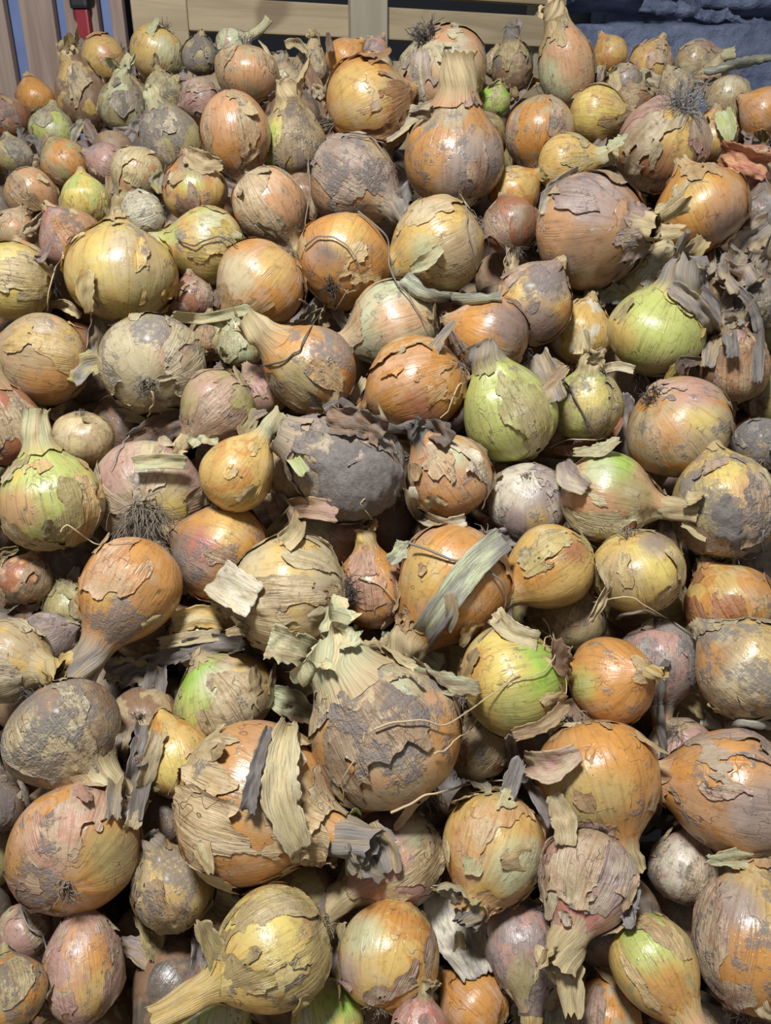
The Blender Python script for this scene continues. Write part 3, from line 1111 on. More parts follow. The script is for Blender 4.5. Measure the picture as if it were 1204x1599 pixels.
on(918, 1372, 76, -100, 18, 'pinkish onion shrunken inside wrinkled dry husk with its neck hanging down', asp=1.0, lay=-.7, A='pink', B='red', S='tan', cov=.6, S2='lilac', cov2=.3, dirt=.25, neck=(.75, .38, 5, 's'), blades=4, lift=1.8, pa=((.4, .05, .45, 'pink'),))
on(1018, 1500, 72, -42, 8, 'bright green topped onion with a broad pale neck toward the lower right', asp=1.0, lay=-.5, A='gold', B='olive', S='tan', cov=.15, dirt=.25, neck=(1.1, .36, -18, 'o'), sh=.15, pa=((-.3, .6, .5, 'bright'), (-.1, .1, .6, 'green'), (.4, -.5, .5, 'orange')))
on(1172, 1468, 94, 98, 2, 'tall orange onion with a grey-lilac skin band at the lower right edge', asp=1.26, lay=-.2, A='orange', B='gold', S='lilac', cov=.35, dirt=.4, pa=((0, .6, .5, 'gold'), (-.4, .2, .5, 'lilac'), (0, -.5, .6, 'orange')))
on(1152, 1238, 98, 191, 8, 'orange onion at the right edge tapering to a green-tipped neck at left', asp=.98, lay=-.4, A='orange', B='salmon', S='lilac', cov=.28, dirt=.4, neck=(.45, .30, 0, 'v'), sh=.2, pa=((-.2, .2, .5, 'orange'), (.5, -.2, .5, 'lilac')))
on(1066, 1355, 55, 85, 25, 'small pinkish white onion tucked under grey shrivelled leaves', lay=.9, A='pink', B='pale', S='beige', cov=.35, dirt=.45, neck=(.5, .3, 0, 'g'), blades=3, pa=((-.1, .2, .5, 'pale'),))
on(740, 1568, 58, 150, -5, 'orange onion under the hanging grey skin at the bottom edge', lay=1.0, A='orange', B='salmon', S='orange', cov=.1, dirt=.15)
on(815, 1478, 58, -75, 0, 'mauve-skinned onion with a drooping pale neck right of the hanging skin', asp=1.3, lay=.5, A='lilac', B='pink', S='purple', cov=.3, dirt=.35, neck=(.6, .28, 10, 'y'), pa=((.1, -.7, .4, 'olive'),))
on(945, 1592, 62, 100, 0, 'orange onion peeking above the bottom edge left of the green topped one', lay=.8, A='orange', B='tan', S='lilac', cov=.25, dirt=.3)
on(322, 1600, 76, 60, 10, 'pale green onion under the long straw neck at the bottom edge', lay=.6, A='green', B='palegreen', S='pale', cov=.15, dirt=.2, pa=((.1, .6, .3, 'bright'),))
on(512, 1592, 62, 110, 10, 'yellow-green onion below the golden onion at the bottom edge', lay=.7, A='green', B='yellow', S='pale', cov=.3, dirt=.25, pa=((.4, .5, .4, 'bright'),))
on(655, 1608, 48, 80, 30, 'small red-skinned onion at the bottom edge below the deep golden one', lay=-.2, A='red', B='pink', S='pink', cov=.5, dirt=.3, neck=(.5, .25, 0, 's'), blades=3, lift=1.6)
on(1100, 1610, 45, 60, 0, 'dull onion in shadow under the broad pale neck at the bottom edge', lay=1.5, A='tan', S='grey', dirt=.6)
# ---- rows around y = 1100
on(275, 1186, 54, 100, -5, 'yellow onion glimpsed between dark dry leaves and the largest orange onion', lay=.9, asp=1.2, A='gold', B='orange', S='salmon', cov=.2, dirt=.2, pa=((-.1, -.1, .5, 'yellow'),))
on(258, 1275, 50, 80, -20, 'reddish-brown onion in the shadow left of the largest orange onion', lay=1.6, A='brown', B='rust', S='purple', cov=.3, dirt=.45)
on(350, 1090, 80, 115, 20, 'green shouldered onion in a brown skin above the largest orange onion', asp=.85, lay=.5, A='tan', B='gold', S='tan', cov=.4, dirt=.25, pa=((-.45, .4, .55, 'bright'), (-.2, .3, .3, 'pale'), (-.6, -.2, .4, 'green')))
on(955, 1062, 68, 22, 48, 'round orange onion with a short curled neck nub facing out', asp=.95, lay=-.4, A='orange', B='orange', S='gold', cov=.2, dirt=.28, neck=(.55, .15, -25, 'y'), pa=((-.6, -.2, .3, 'green'), (.1, -.5, .4, 'orange')))
on(798, 1066, 84, 20, -14, 'glossy gold onion with a bright green cheek on its right', asp=.95, lay=-.3, A='gold', B='yellow', S='tan', cov=.15, dirt=.22, pa=((-.7, .1, .4, 'orange'), (.45, .25, .5, 'bright'), (-.1, .2, .4, 'yellow'), (.2, -.5, .4, 'green')))
on(1030, 1032, 62, -78, 0, 'lilac-grey onion with a hanging dry neck right of the round orange one', asp=1.1, lay=.6, A='lilac', B='pink', S='grey', cov=.3, dirt=.45, neck=(.95, .24, 8, 'o'), pa=((-.2, .5, .3, 'pink'),))
on(1168, 1046, 84, 150, 5, 'pale orange onion with sooty blotches at the right edge', asp=1.0, lay=-.2, A='tan', B='beige', S='beige', cov=.25, dirt=.5, pa=((-.7, .0, .35, 'orange'), (.2, .6, .5, 'gold')))
on(1066, 1172, 52, -60, -55, 'pinkish onion with stringy roots below the hanging dry neck', lay=1.0, A='pink', B='tan', S='beige', cov=.3, dirt=.35, roots=(50, .6))
on(752, 1160, 50, 60, 10, 'onion wrapped in ribbed tan husk right of the very large dusty onion', asp=1.3, lay=.9, A='tan', B='rust', S='tan', cov=.6, dirt=.3, lift=1.4, neck=(.3, .3, 0, 's'))
on(14, 1032, 66, -32, 42, 'tan onion at the left edge with a crumbled golden neck stub', lay=-.1, A='tan', B='gold', S='beige', cov=.4, dirt=.3, neck=(.4, .34, 0, 'y'), blades=2)
on(0, 1262, 40, 70, 0, 'dim onion at the left edge beside the soil-smeared one', lay=1.5, A='brown', S='purple', dirt=.6)
# ---- rows around y = 900
on(208, 912, 75, 232, 8, 'glossy orange onion with a long grey wrinkled neck to the lower left', asp=1.02, lay=-.5, A='orange', B='orange', S='salmon', cov=.16, dirt=.25, neck=(1.15, .34, -6, 'g'), sh=.22, mud=.12, rm=(-.3, -.6), pa=((-.4, .1, .4, 'gold'), (.4, 0, .5, 'orange')))
on(345, 862, 76, 150, -10, 'onion half covered by crumpled purple-red skin, orange on the right', lay=.3, A='orange', B='orange', S='purple', cov=.3, dirt=.4, lift=1.2, pa=((-.55, 0, .55, 'purple'), (-.3, .1, .3, 'red'), (.2, .5, .4, 'gold')))
on(452, 928, 94, 178, -8, 'large pale tan onion with a dark root tuft on its right side', asp=.98, lay=-.4, A='straw', B='beige', S='beige', cov=.45, S2='tan', cov2=.2, dirt=.25, roots=(60, .28, 'd'), lift=1.5, pa=((-.2, -.5, .5, 'gold'), (.1, .6, .4, 'gold'), (.65, -.3, .4, 'brown')))
on(580, 922, 56, 96, 14, 'small orange onion with a brittle upright tan neck', asp=1.1, lay=.4, A='orange', B='salmon', S='pink', cov=.3, dirt=.25, neck=(.45, .28, 10, 'y'), blades=2, pa=((.4, -.2, .5, 'orange'), (-.3, .2, .3, 'pink')))
on(712, 904, 87, 236, 8, 'large orange onion crossed by a flat grey-green leaf strip', asp=1.0, lay=.1, A='orange', B='salmon', S='tan', cov=.35, dirt=.25, neck=(.45, .36, 0, 's'), sh=.1, blades=1, pa=((-.6, .1, .4, 'gold'), (.6, .1, .5, 'orange')))
on(863, 882, 64, 221, 10, 'shiny golden onion with a rust-red patch on its upper right', asp=1.0, lay=-.4, A='gold', B='gold', S='olive', cov=.15, dirt=.25, neck=(.35, .28, 0, 'b'), sh=.15, pa=((.45, .4, .3, 'rust'), (-.3, -.1, .5, 'orange')))
on(995, 893, 70, -68, -28, 'yellow onion with its root end up and a brown cap of skin', asp=.95, lay=-.3, A='yellow', B='gold', S='tan', cov=.35, dirt=.28, roots=(30, .3), pa=((.3, .2, .5, 'yellow'), (-.4, -.2, .5, 'tan'), (.3, .75, .3, 'purple')))
on(1130, 790, 80, 110, -5, 'yellow-grey onion with a slab of caked soil at the right edge', asp=1.1, lay=-.4, A='gold', B='olive', S='lilac', cov=.2, dirt=.5, mud=.28, rm=(.25, -.3), pa=((.1, .75, .4, 'yellow'), (.5, .4, .35, 'salmon'), (-.5, .1, .4, 'olive')), roots=(20, .3))
on(1140, 946, 68, 130, 0, 'orange onion in shade below the soil-caked onion at the right edge', lay=.8, A='orange', B='gold', S='rust', cov=.25, dirt=.3)
on(945, 776, 70, -4, 6, 'green and salmon onion with a frayed straw neck pointing right', asp=1.0, lay=-.1, A='salmon', B='salmon', S='palegreen', cov=.25, dirt=.28, neck=(.75, .25, 0, 's'), blades=3, pa=((.1, .6, .45, 'bright'), (-.2, .5, .3, 'palegreen'), (.5, .1, .4, 'olive'), (-.3, -.4, .6, 'salmon')))
on(825, 785, 62, -82, -48, 'white-skinned onion with a round root scar and purple soil', lay=.3, A='pale', B='lilac', S='lilac', cov=.3, dirt=.38, roots=(14, .08), pa=((-.3, .2, .4, 'pale'), (.4, .0, .5, 'lilac'), (.3, -.4, .25, 'gold')))
on(702, 745, 66, 128, 22, 'red-orange onion with a rolled strip of husk around its lower left', lay=-.2, A='salmon', B='orange', S='tan', cov=.25, S2='pale', cov2=.1, dirt=.3, neck=(.4, .24, 0, 'd'), blades=2, lift=2.0, pa=((.4, 0, .5, 'salmon'), (-.3, .3, .3, 'rust'), (.1, .5, .3, 'palegreen')))
on(548, 732, 82, 152, 4, 'teardrop onion caked in dark mud at the centre of the pile', asp=1.0, lay=-.7, A='tan', B='tan', S='lilac', cov=.35, dirt=.65, mud=.42, rm=(.35, -.25), neck=(.10, .36, 0, 'g'), sh=.22, lump=.08, pa=((-.2, .1, .35, 'gold'),))
on(462, 738, 46, 120, 0, 'onion with a light green stem strip beside the mud-caked one', lay=.7, A='tan', B='orange', S='tan', cov=.3, dirt=.3)
on(368, 744, 56, 52, 6, 'small golden onion with a neck tapering to the upper right', asp=1.0, lay=-.9, A='gold', B='orange', S='gold', cov=.12, dirt=.2, neck=(.75, .24, -14, 'v'), sh=.22, pa=((-.3, .2, .4, 'gold'),))
on(515, 845, 60, 140, 0, 'dark pink onion in shade under the mud-caked teardrop onion', lay=.9, A='pink', B='brown', S='purple', cov=.3, dirt=.45, pa=((-.5, .2, .4, 'palegreen'),))
on(232, 772, 84, 70, -66, 'onion showing a big tangle of grey roots over pink and white skin', asp=.9, lay=.3, A='pink', B='beige', S='beige', cov=.45, dirt=.25, roots=(130, .85, 'r'), pa=((-.5, .5, .5, 'pink'), (0, -.1, .5, 'beige'), (.4, -.4, .4, 'yellow')))
on(82, 785, 78, 92, 6, 'yellow-green onion with an upright pale neck at the left edge', asp=1.0, lay=-.4, A='green', B='yellow', S='salmon', cov=.22, S2='brown', cov2=.14, dirt=.22, neck=(.62, .28, -8, 'v'), sh=.08, roots=(40, .3, 'd'), pa=((0, .1, .6, 'green'), (-.65, 0, .4, 'salmon'), (.7, -.3, .4, 'brown')))
on(130, 686, 46, -94, -28, 'small pale straw onion with its dark root disc on top', lay=.2, A='straw', B='tan', S='tan', cov=.12, dirt=.18, roots=(36, .2))
on(8, 668, 60, 100, 5, 'rust-brown onion with a wide grey neck at the left edge', lay=-.2, A='rust', B='rust', S='tan', cov=.25, dirt=.35, neck=(.7, .5, 0, 's'), asp=1.1)
on(40, 905, 42, 60, 10, 'broken red-brown onion under the yellow-green one at the left edge', lay=.9, A='rust', B='salmon', S='tan', cov=.5, dirt=.35, lift=1.6)
on(112, 950, 42, 100, 20, 'onion of crumpled olive husk left of the long wrinkled neck', lay=.9, A='olive', B='palegreen', S='olive', cov=.55, dirt=.35, lift=1.8)
on(74, 996, 44, 10, 20, 'onion under a lilac-grey husk above the crumbled golden stub', lay=.7, A='lilac', B='tan', S='lilac', cov=.6, dirt=.4, lift=1.5)
on(312, 995, 50, 20, 10, 'onion of yellow broken husk below the purple-red skinned one', lay=.9, A='gold', B='straw', S='straw', cov=.5, dirt=.3, lift=1.8, neck=(.5, .3, 0, 's'), blades=2)
on(896, 968, 50, 80, 0, 'olive-brown onion in shadow beneath the shiny golden one', lay=1.3, A='olive', B='tan', S='tan', cov=.2, dirt=.4)
on(600, 822, 48, 60, 0, 'dark onion deep in the gap below the mud-caked teardrop onion', lay=1.8, A='brown', B='rust', S='purple', cov=.3, dirt=.6)
on(790, 845, 44, 90, 0, 'reddish onion wedged behind the shiny golden one', lay=1.3, A='pink', B='rust', S='tan', cov=.3, dirt=.4)
# ---- rows around y = 600
on(70, 562, 74, 165, -8, 'large smooth peach onion at the left edge', asp=.97, lay=-.3, A='tan', B='salmon', S='gold', cov=.15, dirt=.25, pa=((0, -.3, .5, 'orange'), (-.2, .3, .5, 'tan'), (.6, .4, .3, 'gold')))
on(238, 568, 80, 72, -64, 'dirty whitish onion with its root star facing out', asp=.95, lay=-.2, A='beige', B='olive', S='beige', cov=.4, dirt=.4, roots=(40, .22), mud=.2, rm=(.25, .7), pa=((.4, .25, .3, 'red'), (.6, -.4, .4, 'tan'), (-.3, .2, .5, 'beige')))
on(342, 635, 58, 222, 14, 'greyish pink and green onion with a short split neck', lay=-.3, A='olive', B='tan', S='pink', cov=.4, dirt=.32, neck=(.55, .22, 0, 's'), blades=2, pa=((.4, -.4, .5, 'green'), (-.1, .3, .5, 'pink')))
on(490, 580, 67, 142, 10, 'brown-orange onion with dusty right side and dry neck at upper left', lay=-.2, A='orange', B='tan', S='tan', cov=.22, dirt=.45, neck=(.6, .34, 0, 's'), sh=.15, mud=.12, rm=(.6, .5), pa=((.1, .2, .4, 'salmon'), (-.4, -.1, .4, 'olive')))
on(648, 604, 72, 205, -12, 'wide orange onion with a jagged flap of split skin in front', asp=1.12, lay=-.3, A='orange', B='salmon', S='orange', cov=.4, dirt=.18, lift=1.6, pa=((0, .4, .6, 'salmon'), (.1, -.5, .35, 'rust'), (.6, 0, .4, 'orange')))
on(618, 510, 70, 200, 10, 'pale green and pink striped onion above the wide orange one', lay=.1, A='palegreen', B='beige', S='salmon', cov=.35, dirt=.25, neck=(.3, .3, 0, 'v'), pa=((-.6, 0, .4, 'palegreen'), (.1, .1, .5, 'salmon'), (.4, -.5, .4, 'palegreen')))
on(765, 526, 62, 160, 10, 'shiny orange onion under a purple skin right of the striped pale one', lay=.2, A='orange', B='salmon', S='purple', cov=.32, dirt=.3, pa=((-.2, .1, .5, 'orange'), (.5, .3, .5, 'purple')))
on(798, 652, 70, 116, 12, 'olive-green onion with black creases and a dry brown neck', asp=1.02, lay=-.3, A='green', B='green', S='olive', cov=.25, dirt=.3, neck=(.4, .36, 0, 'g'), sh=.15, pa=((.0, -.2, .7, 'green'), (.85, -.3, .3, 'tan')))
on(916, 636, 55, 90, 22, 'small yellow-green dusty onion right of the olive-green one', lay=.2, A='green', B='olive', S='straw', cov=.35, dirt=.4, neck=(.4, .34, -20, 's'), blades=2, lift=1.5, pa=((.1, .3, .4, 'yellow'), (.4, -.4, .4, 'tan')))
on(1060, 667, 82, -42, -36, 'large orange-tan onion with a dark root knot and pink crown', asp=.95, lay=-.4, A='tan', B='orange', S='pink', cov=.22, dirt=.32, roots=(34, .22, 'd'), pa=((.35, .2, .25, 'yellow'), (-.2, -.1, .3, 'orange'), (.2, .75, .35, 'pink')))
on(1026, 522, 76, 74, 8, 'glossy lime-green onion with a yellow peeled side and torn grey neck', asp=.9, lay=-.3, A='green', B='green', S='gold', cov=.15, dirt=.1, neck=(.5, .42, -30, 'g'), blades=3, pa=((.1, .1, .75, 'green'), (-.82, -.05, .42, 'gold'), (.2, -.7, .3, 'tan')))
on(908, 522, 50, 80, 0, 'golden onion half hidden left of the lime-green one', lay=.7, A='gold', B='pale', S='gold', cov=.15, dirt=.2)
on(1146, 576, 52, 100, 20, 'hollow torn pinkish onion skin right of the lime-green onion', asp=1.15, lay=.2, A='brown', B='pink', S='salmon', cov=.55, dirt=.3, lift=2.4, neck=(.5, .35, 0, 'g'), blades=2)
on(1188, 694, 44, 100, -50, 'grey dusty onion with matted roots at the right edge', lay=.6, A='grey', B='tan', S='grey', cov=.4, dirt=.65, roots=(50, .4))
on(328, 530, 36, 85, 10, 'reddish-brown scrap-skinned onion under the flat dry leaf', lay=.9, A='rust', B='tan', S='tan', cov=.5, dirt=.35, lift=1.8)
on(376, 540, 36, 95, 20, 'pale green husky onion beside the dry neck of the brown-orange one', lay=.8, A='olive', B='palegreen', S='palegreen', cov=.55, dirt=.3, lift=1.8)
on(412, 612, 40, 120, 0, 'pink onion half hidden behind the greyish pink and green one', lay=.9, A='pink', B='tan', S='pink', cov=.3, dirt=.25)
on(300, 466, 34, 90, 0, 'wedge of red-brown husk between two yellow onions', lay=.9, A='rust', B='brown', S='pink', cov=.5, dirt=.4, lift=1.8)
# ---- rows around y = 400
on(832, 476, 62, 60, -10, 'grey-shouldered onion with orange cheek below the big brown one', asp=1.05, lay=-.1, A='orange', B='gold', S='lilac', cov=.3, dirt=.45, pa=((-.1, .3, .35, 'gold'), (.4, .6, .5, 'lilac'), (.2, -.5, .5, 'purple')), mud=.15, rm=(.2, .7))
on(922, 362, 88, 6, 34, 'big brown-orange onion with a lilac cap and puckered neck facing right', asp=.95, lay=-.5, A='brown', B='orange', S='lilac', cov=.35, S2='tan', cov2=.2, dirt=.28, neck=(.22, .24, 0, 's'), blades=3, lift=1.3, pa=((-.7, .2, .45, 'salmon'), (.1, .6, .5, 'lilac'), (.1, -.5, .6, 'brown')))
on(1093, 330, 77, 118, -6, 'broad orange onion with a tan skin flap at the right side', asp=.9, lay=-.4, A='orange', B='orange', S='tan', cov=.28, dirt=.25, lift=1.3, pa=((-.2, .4, .4, 'gold'), (.5, .1, .35, 'salmon'), (.7, -.4, .4, 'purple')))
on(685, 384, 72, 205, 12, 'olive-gold onion with a peeled strip leading to a flat grey stalk', asp=1.0, lay=-.3, A='gold', B='tan', S='tan', cov=.3, dirt=.22, neck=(.2, .25, 0, 'v'), pa=((0, .5, .4, 'gold'), (-.3, -.1, .3, 'palegreen'), (.5, -.2, .5, 'tan')))
on(538, 406, 74, 60, -52, 'orange onion with a dark round scar beside its root tuft', asp=1.0, lay=-.4, A='orange', B='orange', S='gold', cov=.2, dirt=.3, roots=(44, .22, 'd'), pa=((-.35, .1, .3, 'lilac'), (-.35, .12, .13, 'dark'), (.1, .45, .35, 'gold'), (-.4, -.5, .5, 'orange')))
on(552, 284, 70, -32, 28, 'mauve-grey onion with a hollow cut neck facing lower right', asp=1.0, lay=-.2, A='tan', B='salmon', S='lilac', cov=.4, dirt=.5, neck=(.35, .26, 0, 'g'), pa=((-.2, .5, .5, 'lilac'), (-.1, -.4, .5, 'salmon')))
on(708, 248, 80, 88, 6, 'big orange-and-grey onion with a thick upright striped neck', asp=.98, lay=-.6, A='orange', B='tan', S='lilac', cov=.25, dirt=.42, neck=(.62, .37, 0, 's'), sh=.06, pa=((-.6, -.1, .5, 'orange'), (.4, -.2, .6, 'lilac')))
on(692, 112, 74, -60, -26, 'whitish onion with a black root tuft on top, at the ridge of the pile', asp=.88, lay=.0, A='beige', B='salmon', S='beige', cov=.4, S2='lilac', cov2=.25, dirt=.35, roots=(60, .25, 'd'), pa=((.3, 0, .4, 'palegreen'), (-.3, -.3, .4, 'salmon')))
on(574, 168, 71, 20, -14, 'round polished orange onion at the top with dark specks and brown husk', asp=.95, lay=-.3, A='orange', B='orange', S='brown', cov=.22, dirt=.2, lift=2.0, pa=((-.2, .2, .6, 'gold'), (.6, .4, .3, 'tan')))
on(408, 444, 69, 225, 8, 'pink-gold onion with a shiny left side and flat pale neck', asp=1.0, lay=-.3, A='orange', B='salmon', S='tan', cov=.28, dirt=.25, neck=(.5, .22, -50, 'v'), pa=((-.5, .2, .45, 'beige'), (.3, .4, .4, 'gold')))
on(190, 430, 86, 86, -14, 'large golden onion with split skin and a mossy root end', asp=.88, lay=-.4, A='gold', B='yellow', S='gold', cov=.35, dirt=.35, roots=(60, .2), lift=1.4, pa=((-.2, .3, .4, 'yellow'), (.6, -.3, .5, 'olive'), (.3, .4, .4, 'tan')))
on(325, 385, 58, 175, 6, 'yellow-green onion with fine dark hairs left of the pink-gold one', asp=1.05, lay=.1, A='green', B='gold', S='gold', cov=.25, dirt=.35, neck=(.35, .28, 0, 'v'), pa=((-.2, -.3, .5, 'gold'), (.2, .5, .4, 'palegreen')))
on(22, 440, 62, 170, 0, 'bright yellow onion with a brown torn edge at the left side', lay=-.2, A='yellow', B='gold', S='tan', cov=.25, S2='purple', cov2=.1, dirt=.2, pa=((-.2, 0, .8, 'yellow'),))
on(112, 374, 50, 120, 0, 'dull red onion with a black bruise behind the large golden one', lay=.6, A='pink', B='red', S='orange', cov=.3, dirt=.4, pa=((.1, .1, .2, 'dark'), (-.5, -.2, .5, 'pink')))
on(305, 300, 50, 100, -15, 'purple-topped onion with yellow band and orange underside', lay=.0, A='orange', B='gold', S='purple', cov=.3, dirt=.3, pa=((0, .75, .45, 'purple'), (-.1, .2, .4, 'green'), (0, -.5, .5, 'orange')))
on(420, 322, 57, -60, 10, 'pinkish silver onion with a flat tan neck lying to the lower right', asp=1.05, lay=.0, A='salmon', B='beige', S='beige', cov=.45, dirt=.32, neck=(.4, .26, 0, 's'), pa=((.0, .7, .4, 'salmon'),))
on(368, 210, 56, -82, 6, 'upright salmon onion with ribbed skin and its dry neck pointing down', asp=1.15, lay=-.4, A='salmon', B='orange', S='tan', cov=.3, dirt=.25, neck=(.3, .26, 0, 'g'), blades=2, pa=((0, .4, .6, 'salmon'),))
on(268, 222, 50, 110, 10, 'dark grey-brown husky onion left of the upright salmon one', asp=1.1, lay=.0, A='olive', B='tan', S='lilac', cov=.5, dirt=.5, neck=(.4, .26, 10, 'v'), lift=1.6, mud=.1)
on(456, 226, 54, 92, 10, 'onion with a mint-green left side and shaggy purple right side', lay=.0, A='yellow', B='tan', S='purple', cov=.35, dirt=.4, neck=(.5, .36, 0, 's'), blades=2, pa=((-.65, 0, .5, 'bright'), (-.2, 0, .4, 'yellow'), (.5, -.1, .6, 'purple')))
on(797, 352, 45, 110, -30, 'small rust-red onion with a wisp of roots between two big ones', lay=.5, A='rust', B='brown', S='pink', cov=.3, dirt=.3, roots=(44, .4))
on(802, 302, 42, 40, 0, 'golden onion half buried above the small rust-red one', lay=.7, A='gold', B='orange', S='tan', cov=.25, dirt=.25)
on(1000, 446, 46, 60, 10, 'shaded onion with a cream tip behind the lime-green one', lay=1.0, A='olive', B='gold', S='pale', cov=.3, dirt=.3, neck=(.5, .4, 0, 'b'))
on(1172, 472, 46, 90, 20, 'onion buried in grey-brown leaf rags at the right edge', lay=.5, A='brown', B='orange', S='grey', cov=.6, dirt=.55, lift=2.4, neck=(.6, .35, 0, 'g'), blades=4)
on(1192, 335, 42, 100, 0, 'dark onion at the right edge under red skin', lay=.8, A='brown', B='grey', S='purple', cov=.4, dirt=.55)
on(22, 360, 34, 60, 10, 'small tan onion with a pale skin patch at the left edge', lay=.2, A='salmon', B='tan', S='tan', cov=.35, dirt=.3)
on(133, 312, 38, 90, -5, 'small lemon-yellow onion with a bright gleam', lay=-.1, A='yellow', B='green', S='yellow', cov=.1, dirt=.12)
on(48, 302, 41, -50, 5, 'small peach onion with a stub neck at the left', lay=-.1, A='salmon', B='tan', S='tan', cov=.2, dirt=.25, neck=(.5, .34, 0, 'o'))
on(103, 256, 39, 120, 0, 'brown-orange dusty onion above the small peach one', lay=.2, A='orange', B='olive', S='tan', cov=.25, dirt=.35)
on(166, 256, 32, 150, 0, 'small mauve onion with a black smear', lay=.3, A='pink', B='lilac', S='pink', cov=.2, dirt=.3)
on(214, 268, 40, 240, 10, 'onion with wide spread straw-yellow husk wings', lay=.0, A='straw', B='salmon', S='straw', cov=.4, dirt=.2, neck=(.6, .45, 20, 's'), blades=4, lift=1.8)
on(222, 336, 36, 200, 5, 'cream husk-wrapped onion above the large golden split one', lay=.3, A='palegreen', B='straw', S='pale', cov=.5, dirt=.35, lift=1.6)
on(38, 405, 30, 100, 0, 'flaky orange onion behind the bright yellow one', lay=.9, A='salmon', B='beige', S='beige', cov=.4, dirt=.3)
# ---- upper left
on(82, 205, 36, 80, 0, 'green and grey small onion in the upper left', lay=.1, A='green', B='palegreen', S='lilac', cov=.25, dirt=.35)
on(22, 244, 30, 100, 0, 'olive onion at the left edge above the small peach one', lay=.5, A='olive', B='tan', S='grey', cov=.3, dirt=.45)
on(55, 154, 31, 100, -5, 'small clean orange onion near the upright boards', lay=.2, A='orange', B='orange', S='tan', cov=.12, dirt=.2)
on(12, 184, 35, 120, 0, 'rusty brown onion at the upper left edge', lay=.1, A='rust', B='brown', S='purple', cov=.3, dirt=.35)
on(130, 156, 44, 100, 10, 'onion with a tall pointed husk leaf casting a dark shadow', asp=1.2, lay=.1, A='brown', B='gold', S='straw', cov=.4, dirt=.35, neck=(.5, .4, 10, 's'), blades=3, lift=2.0)
on(163, 93, 38, -150, 5, 'gold and pink split onion before the upright boards', lay=.3, A='gold', B='salmon', S='salmon', cov=.35, dirt=.2, lift=1.4)
on(246, 84, 44, -110, -5, 'gold and green banded onion on the top left of the pile', lay=.2, A='gold', B='gold', S='palegreen', cov=.35, dirt=.25, pa=((.2, 0, .5, 'palegreen'), (-.4, .3, .4, 'gold'), (.4, -.6, .4, 'rust')))
on(192, 168, 40, 85, 10, 'shrivelled grey-green onion with messy husk in the upper left', lay=.3, A='olive', B='palegreen', S='grey', cov=.5, dirt=.45, lift=2.0, neck=(.4, .34, 0, 'v'), blades=3)
on(256, 146, 33, 100, 10, 'dry olive-brown husk onion below the gold and green banded one', lay=.5, A='olive', B='brown', S='olive', cov=.55, dirt=.4, lift=2.0, blades=2)
on(313, 156, 33, 200, 0, 'small pink wrinkled onion left of the upright salmon one', lay=.3, A='pink', B='lilac', S='pink', cov=.45, dirt=.3, lift=1.3)
on(386, 116, 52, -95, 8, 'wide tan-salmon onion at the top with a yellow neck pointing down', asp=.85, lay=.1, A='salmon', B='tan', S='tan', cov=.28, dirt=.3, neck=(.35, .2, 20, 'y'))
on(362, 72, 27, 25, 0, 'small pale onion with a long thin neck curving up before the crate', lay=.6, A='palegreen', B='pink', S='pale', cov=.3, dirt=.3, neck=(1.6, .26, 28, 'v'))
on(312, 88, 30, 80, 10, 'dusty grey husk onion at the top right of the banded one', lay=.8, A='olive', B='grey', S='grey', cov=.5, dirt=.6, lift=1.6)
on(120, 78, 20, 120, 0, 'dark red onion tip in front of the red bar', lay=.6, A='purple', B='red', S='purple', cov=.4, dirt=.3)
on(446, 136, 32, 100, 10, 'tan husk onion with a cut neck above the mint-green one', lay=.6, A='tan', B='beige', S='tan', cov=.5, dirt=.4, lift=1.6, neck=(.4, .4, 0, 'g'))
on(486, 108, 30, 80, 0, 'grey-tan husk onion left of the polished orange one', lay=.6, A='tan', B='lilac', S='tan', cov=.5, dirt=.4, lift=1.6, neck=(.5, .35, 20, 's'), blades=2)
# ---- upper right
on(540, 93, 33, 45, 0, 'small bright orange onion at the top before the crate', lay=.4, A='orange', B='salmon', S='orange', cov=.15, dirt=.15)
on(585, 82, 24, 60, 0, 'little pinkish onion before the crate post', lay=.8, A='pink', B='salmon', S='lilac', cov=.3, dirt=.35)
on(590, 108, 26, 200, 0, 'pale yellow husk onion behind the polished orange one', lay=.8, A='straw', B='yellow', S='straw', cov=.5, dirt=.2, lift=1.5)
on(885, 108, 46, 108, 6, 'tall peach onion at the top whose torn neck stands before the crate', asp=1.35, lay=.0, A='salmon', B='tan', S='olive', cov=.3, dirt=.3, neck=(.55, .42, 12, 's'), blades=2, pa=((-.5, -.3, .6, 'palegreen'), (.2, .2, .5, 'salmon')))
on(952, 86, 30, 120, 0, 'small orange onion before the stone wall', lay=.4, A='orange', B='gold', S='lilac', cov=.2, dirt=.3)
on(1016, 101, 36, 70, 0, 'reddish-gold onion left of the grey root brush', lay=.3, A='gold', B='salmon', S='pink', cov=.3, dirt=.3, lift=1.4)
on(1086, 97, 34, 10, 0, 'tan and mauve onion with a stalk reaching toward the stone wall', lay=.4, A='tan', B='beige', S='pink', cov=.3, dirt=.35, neck=(.6, .3, 0, 'v'))
on(932, 178, 44, 0, 5, 'glossy yellow onion below the tall peach one', asp=1.05, lay=.2, A='gold', B='yellow', S='tan', cov=.25, dirt=.25)
on(843, 207, 56, -95, 5, 'tan-orange onion under a mauve skin right of the thick striped neck', lay=.2, A='orange', B='tan', S='lilac', cov=.3, dirt=.3, neck=(.3, .3, 0, 'o'))
on(882, 256, 46, 10, 8, 'golden onion with a dark blot and crinkled neck at its right', lay=-.1, A='gold', B='gold', S='olive', cov=.2, dirt=.25, neck=(.45, .32, 0, 'v'), blades=2, pa=((.35, .0, .15, 'dark'),))
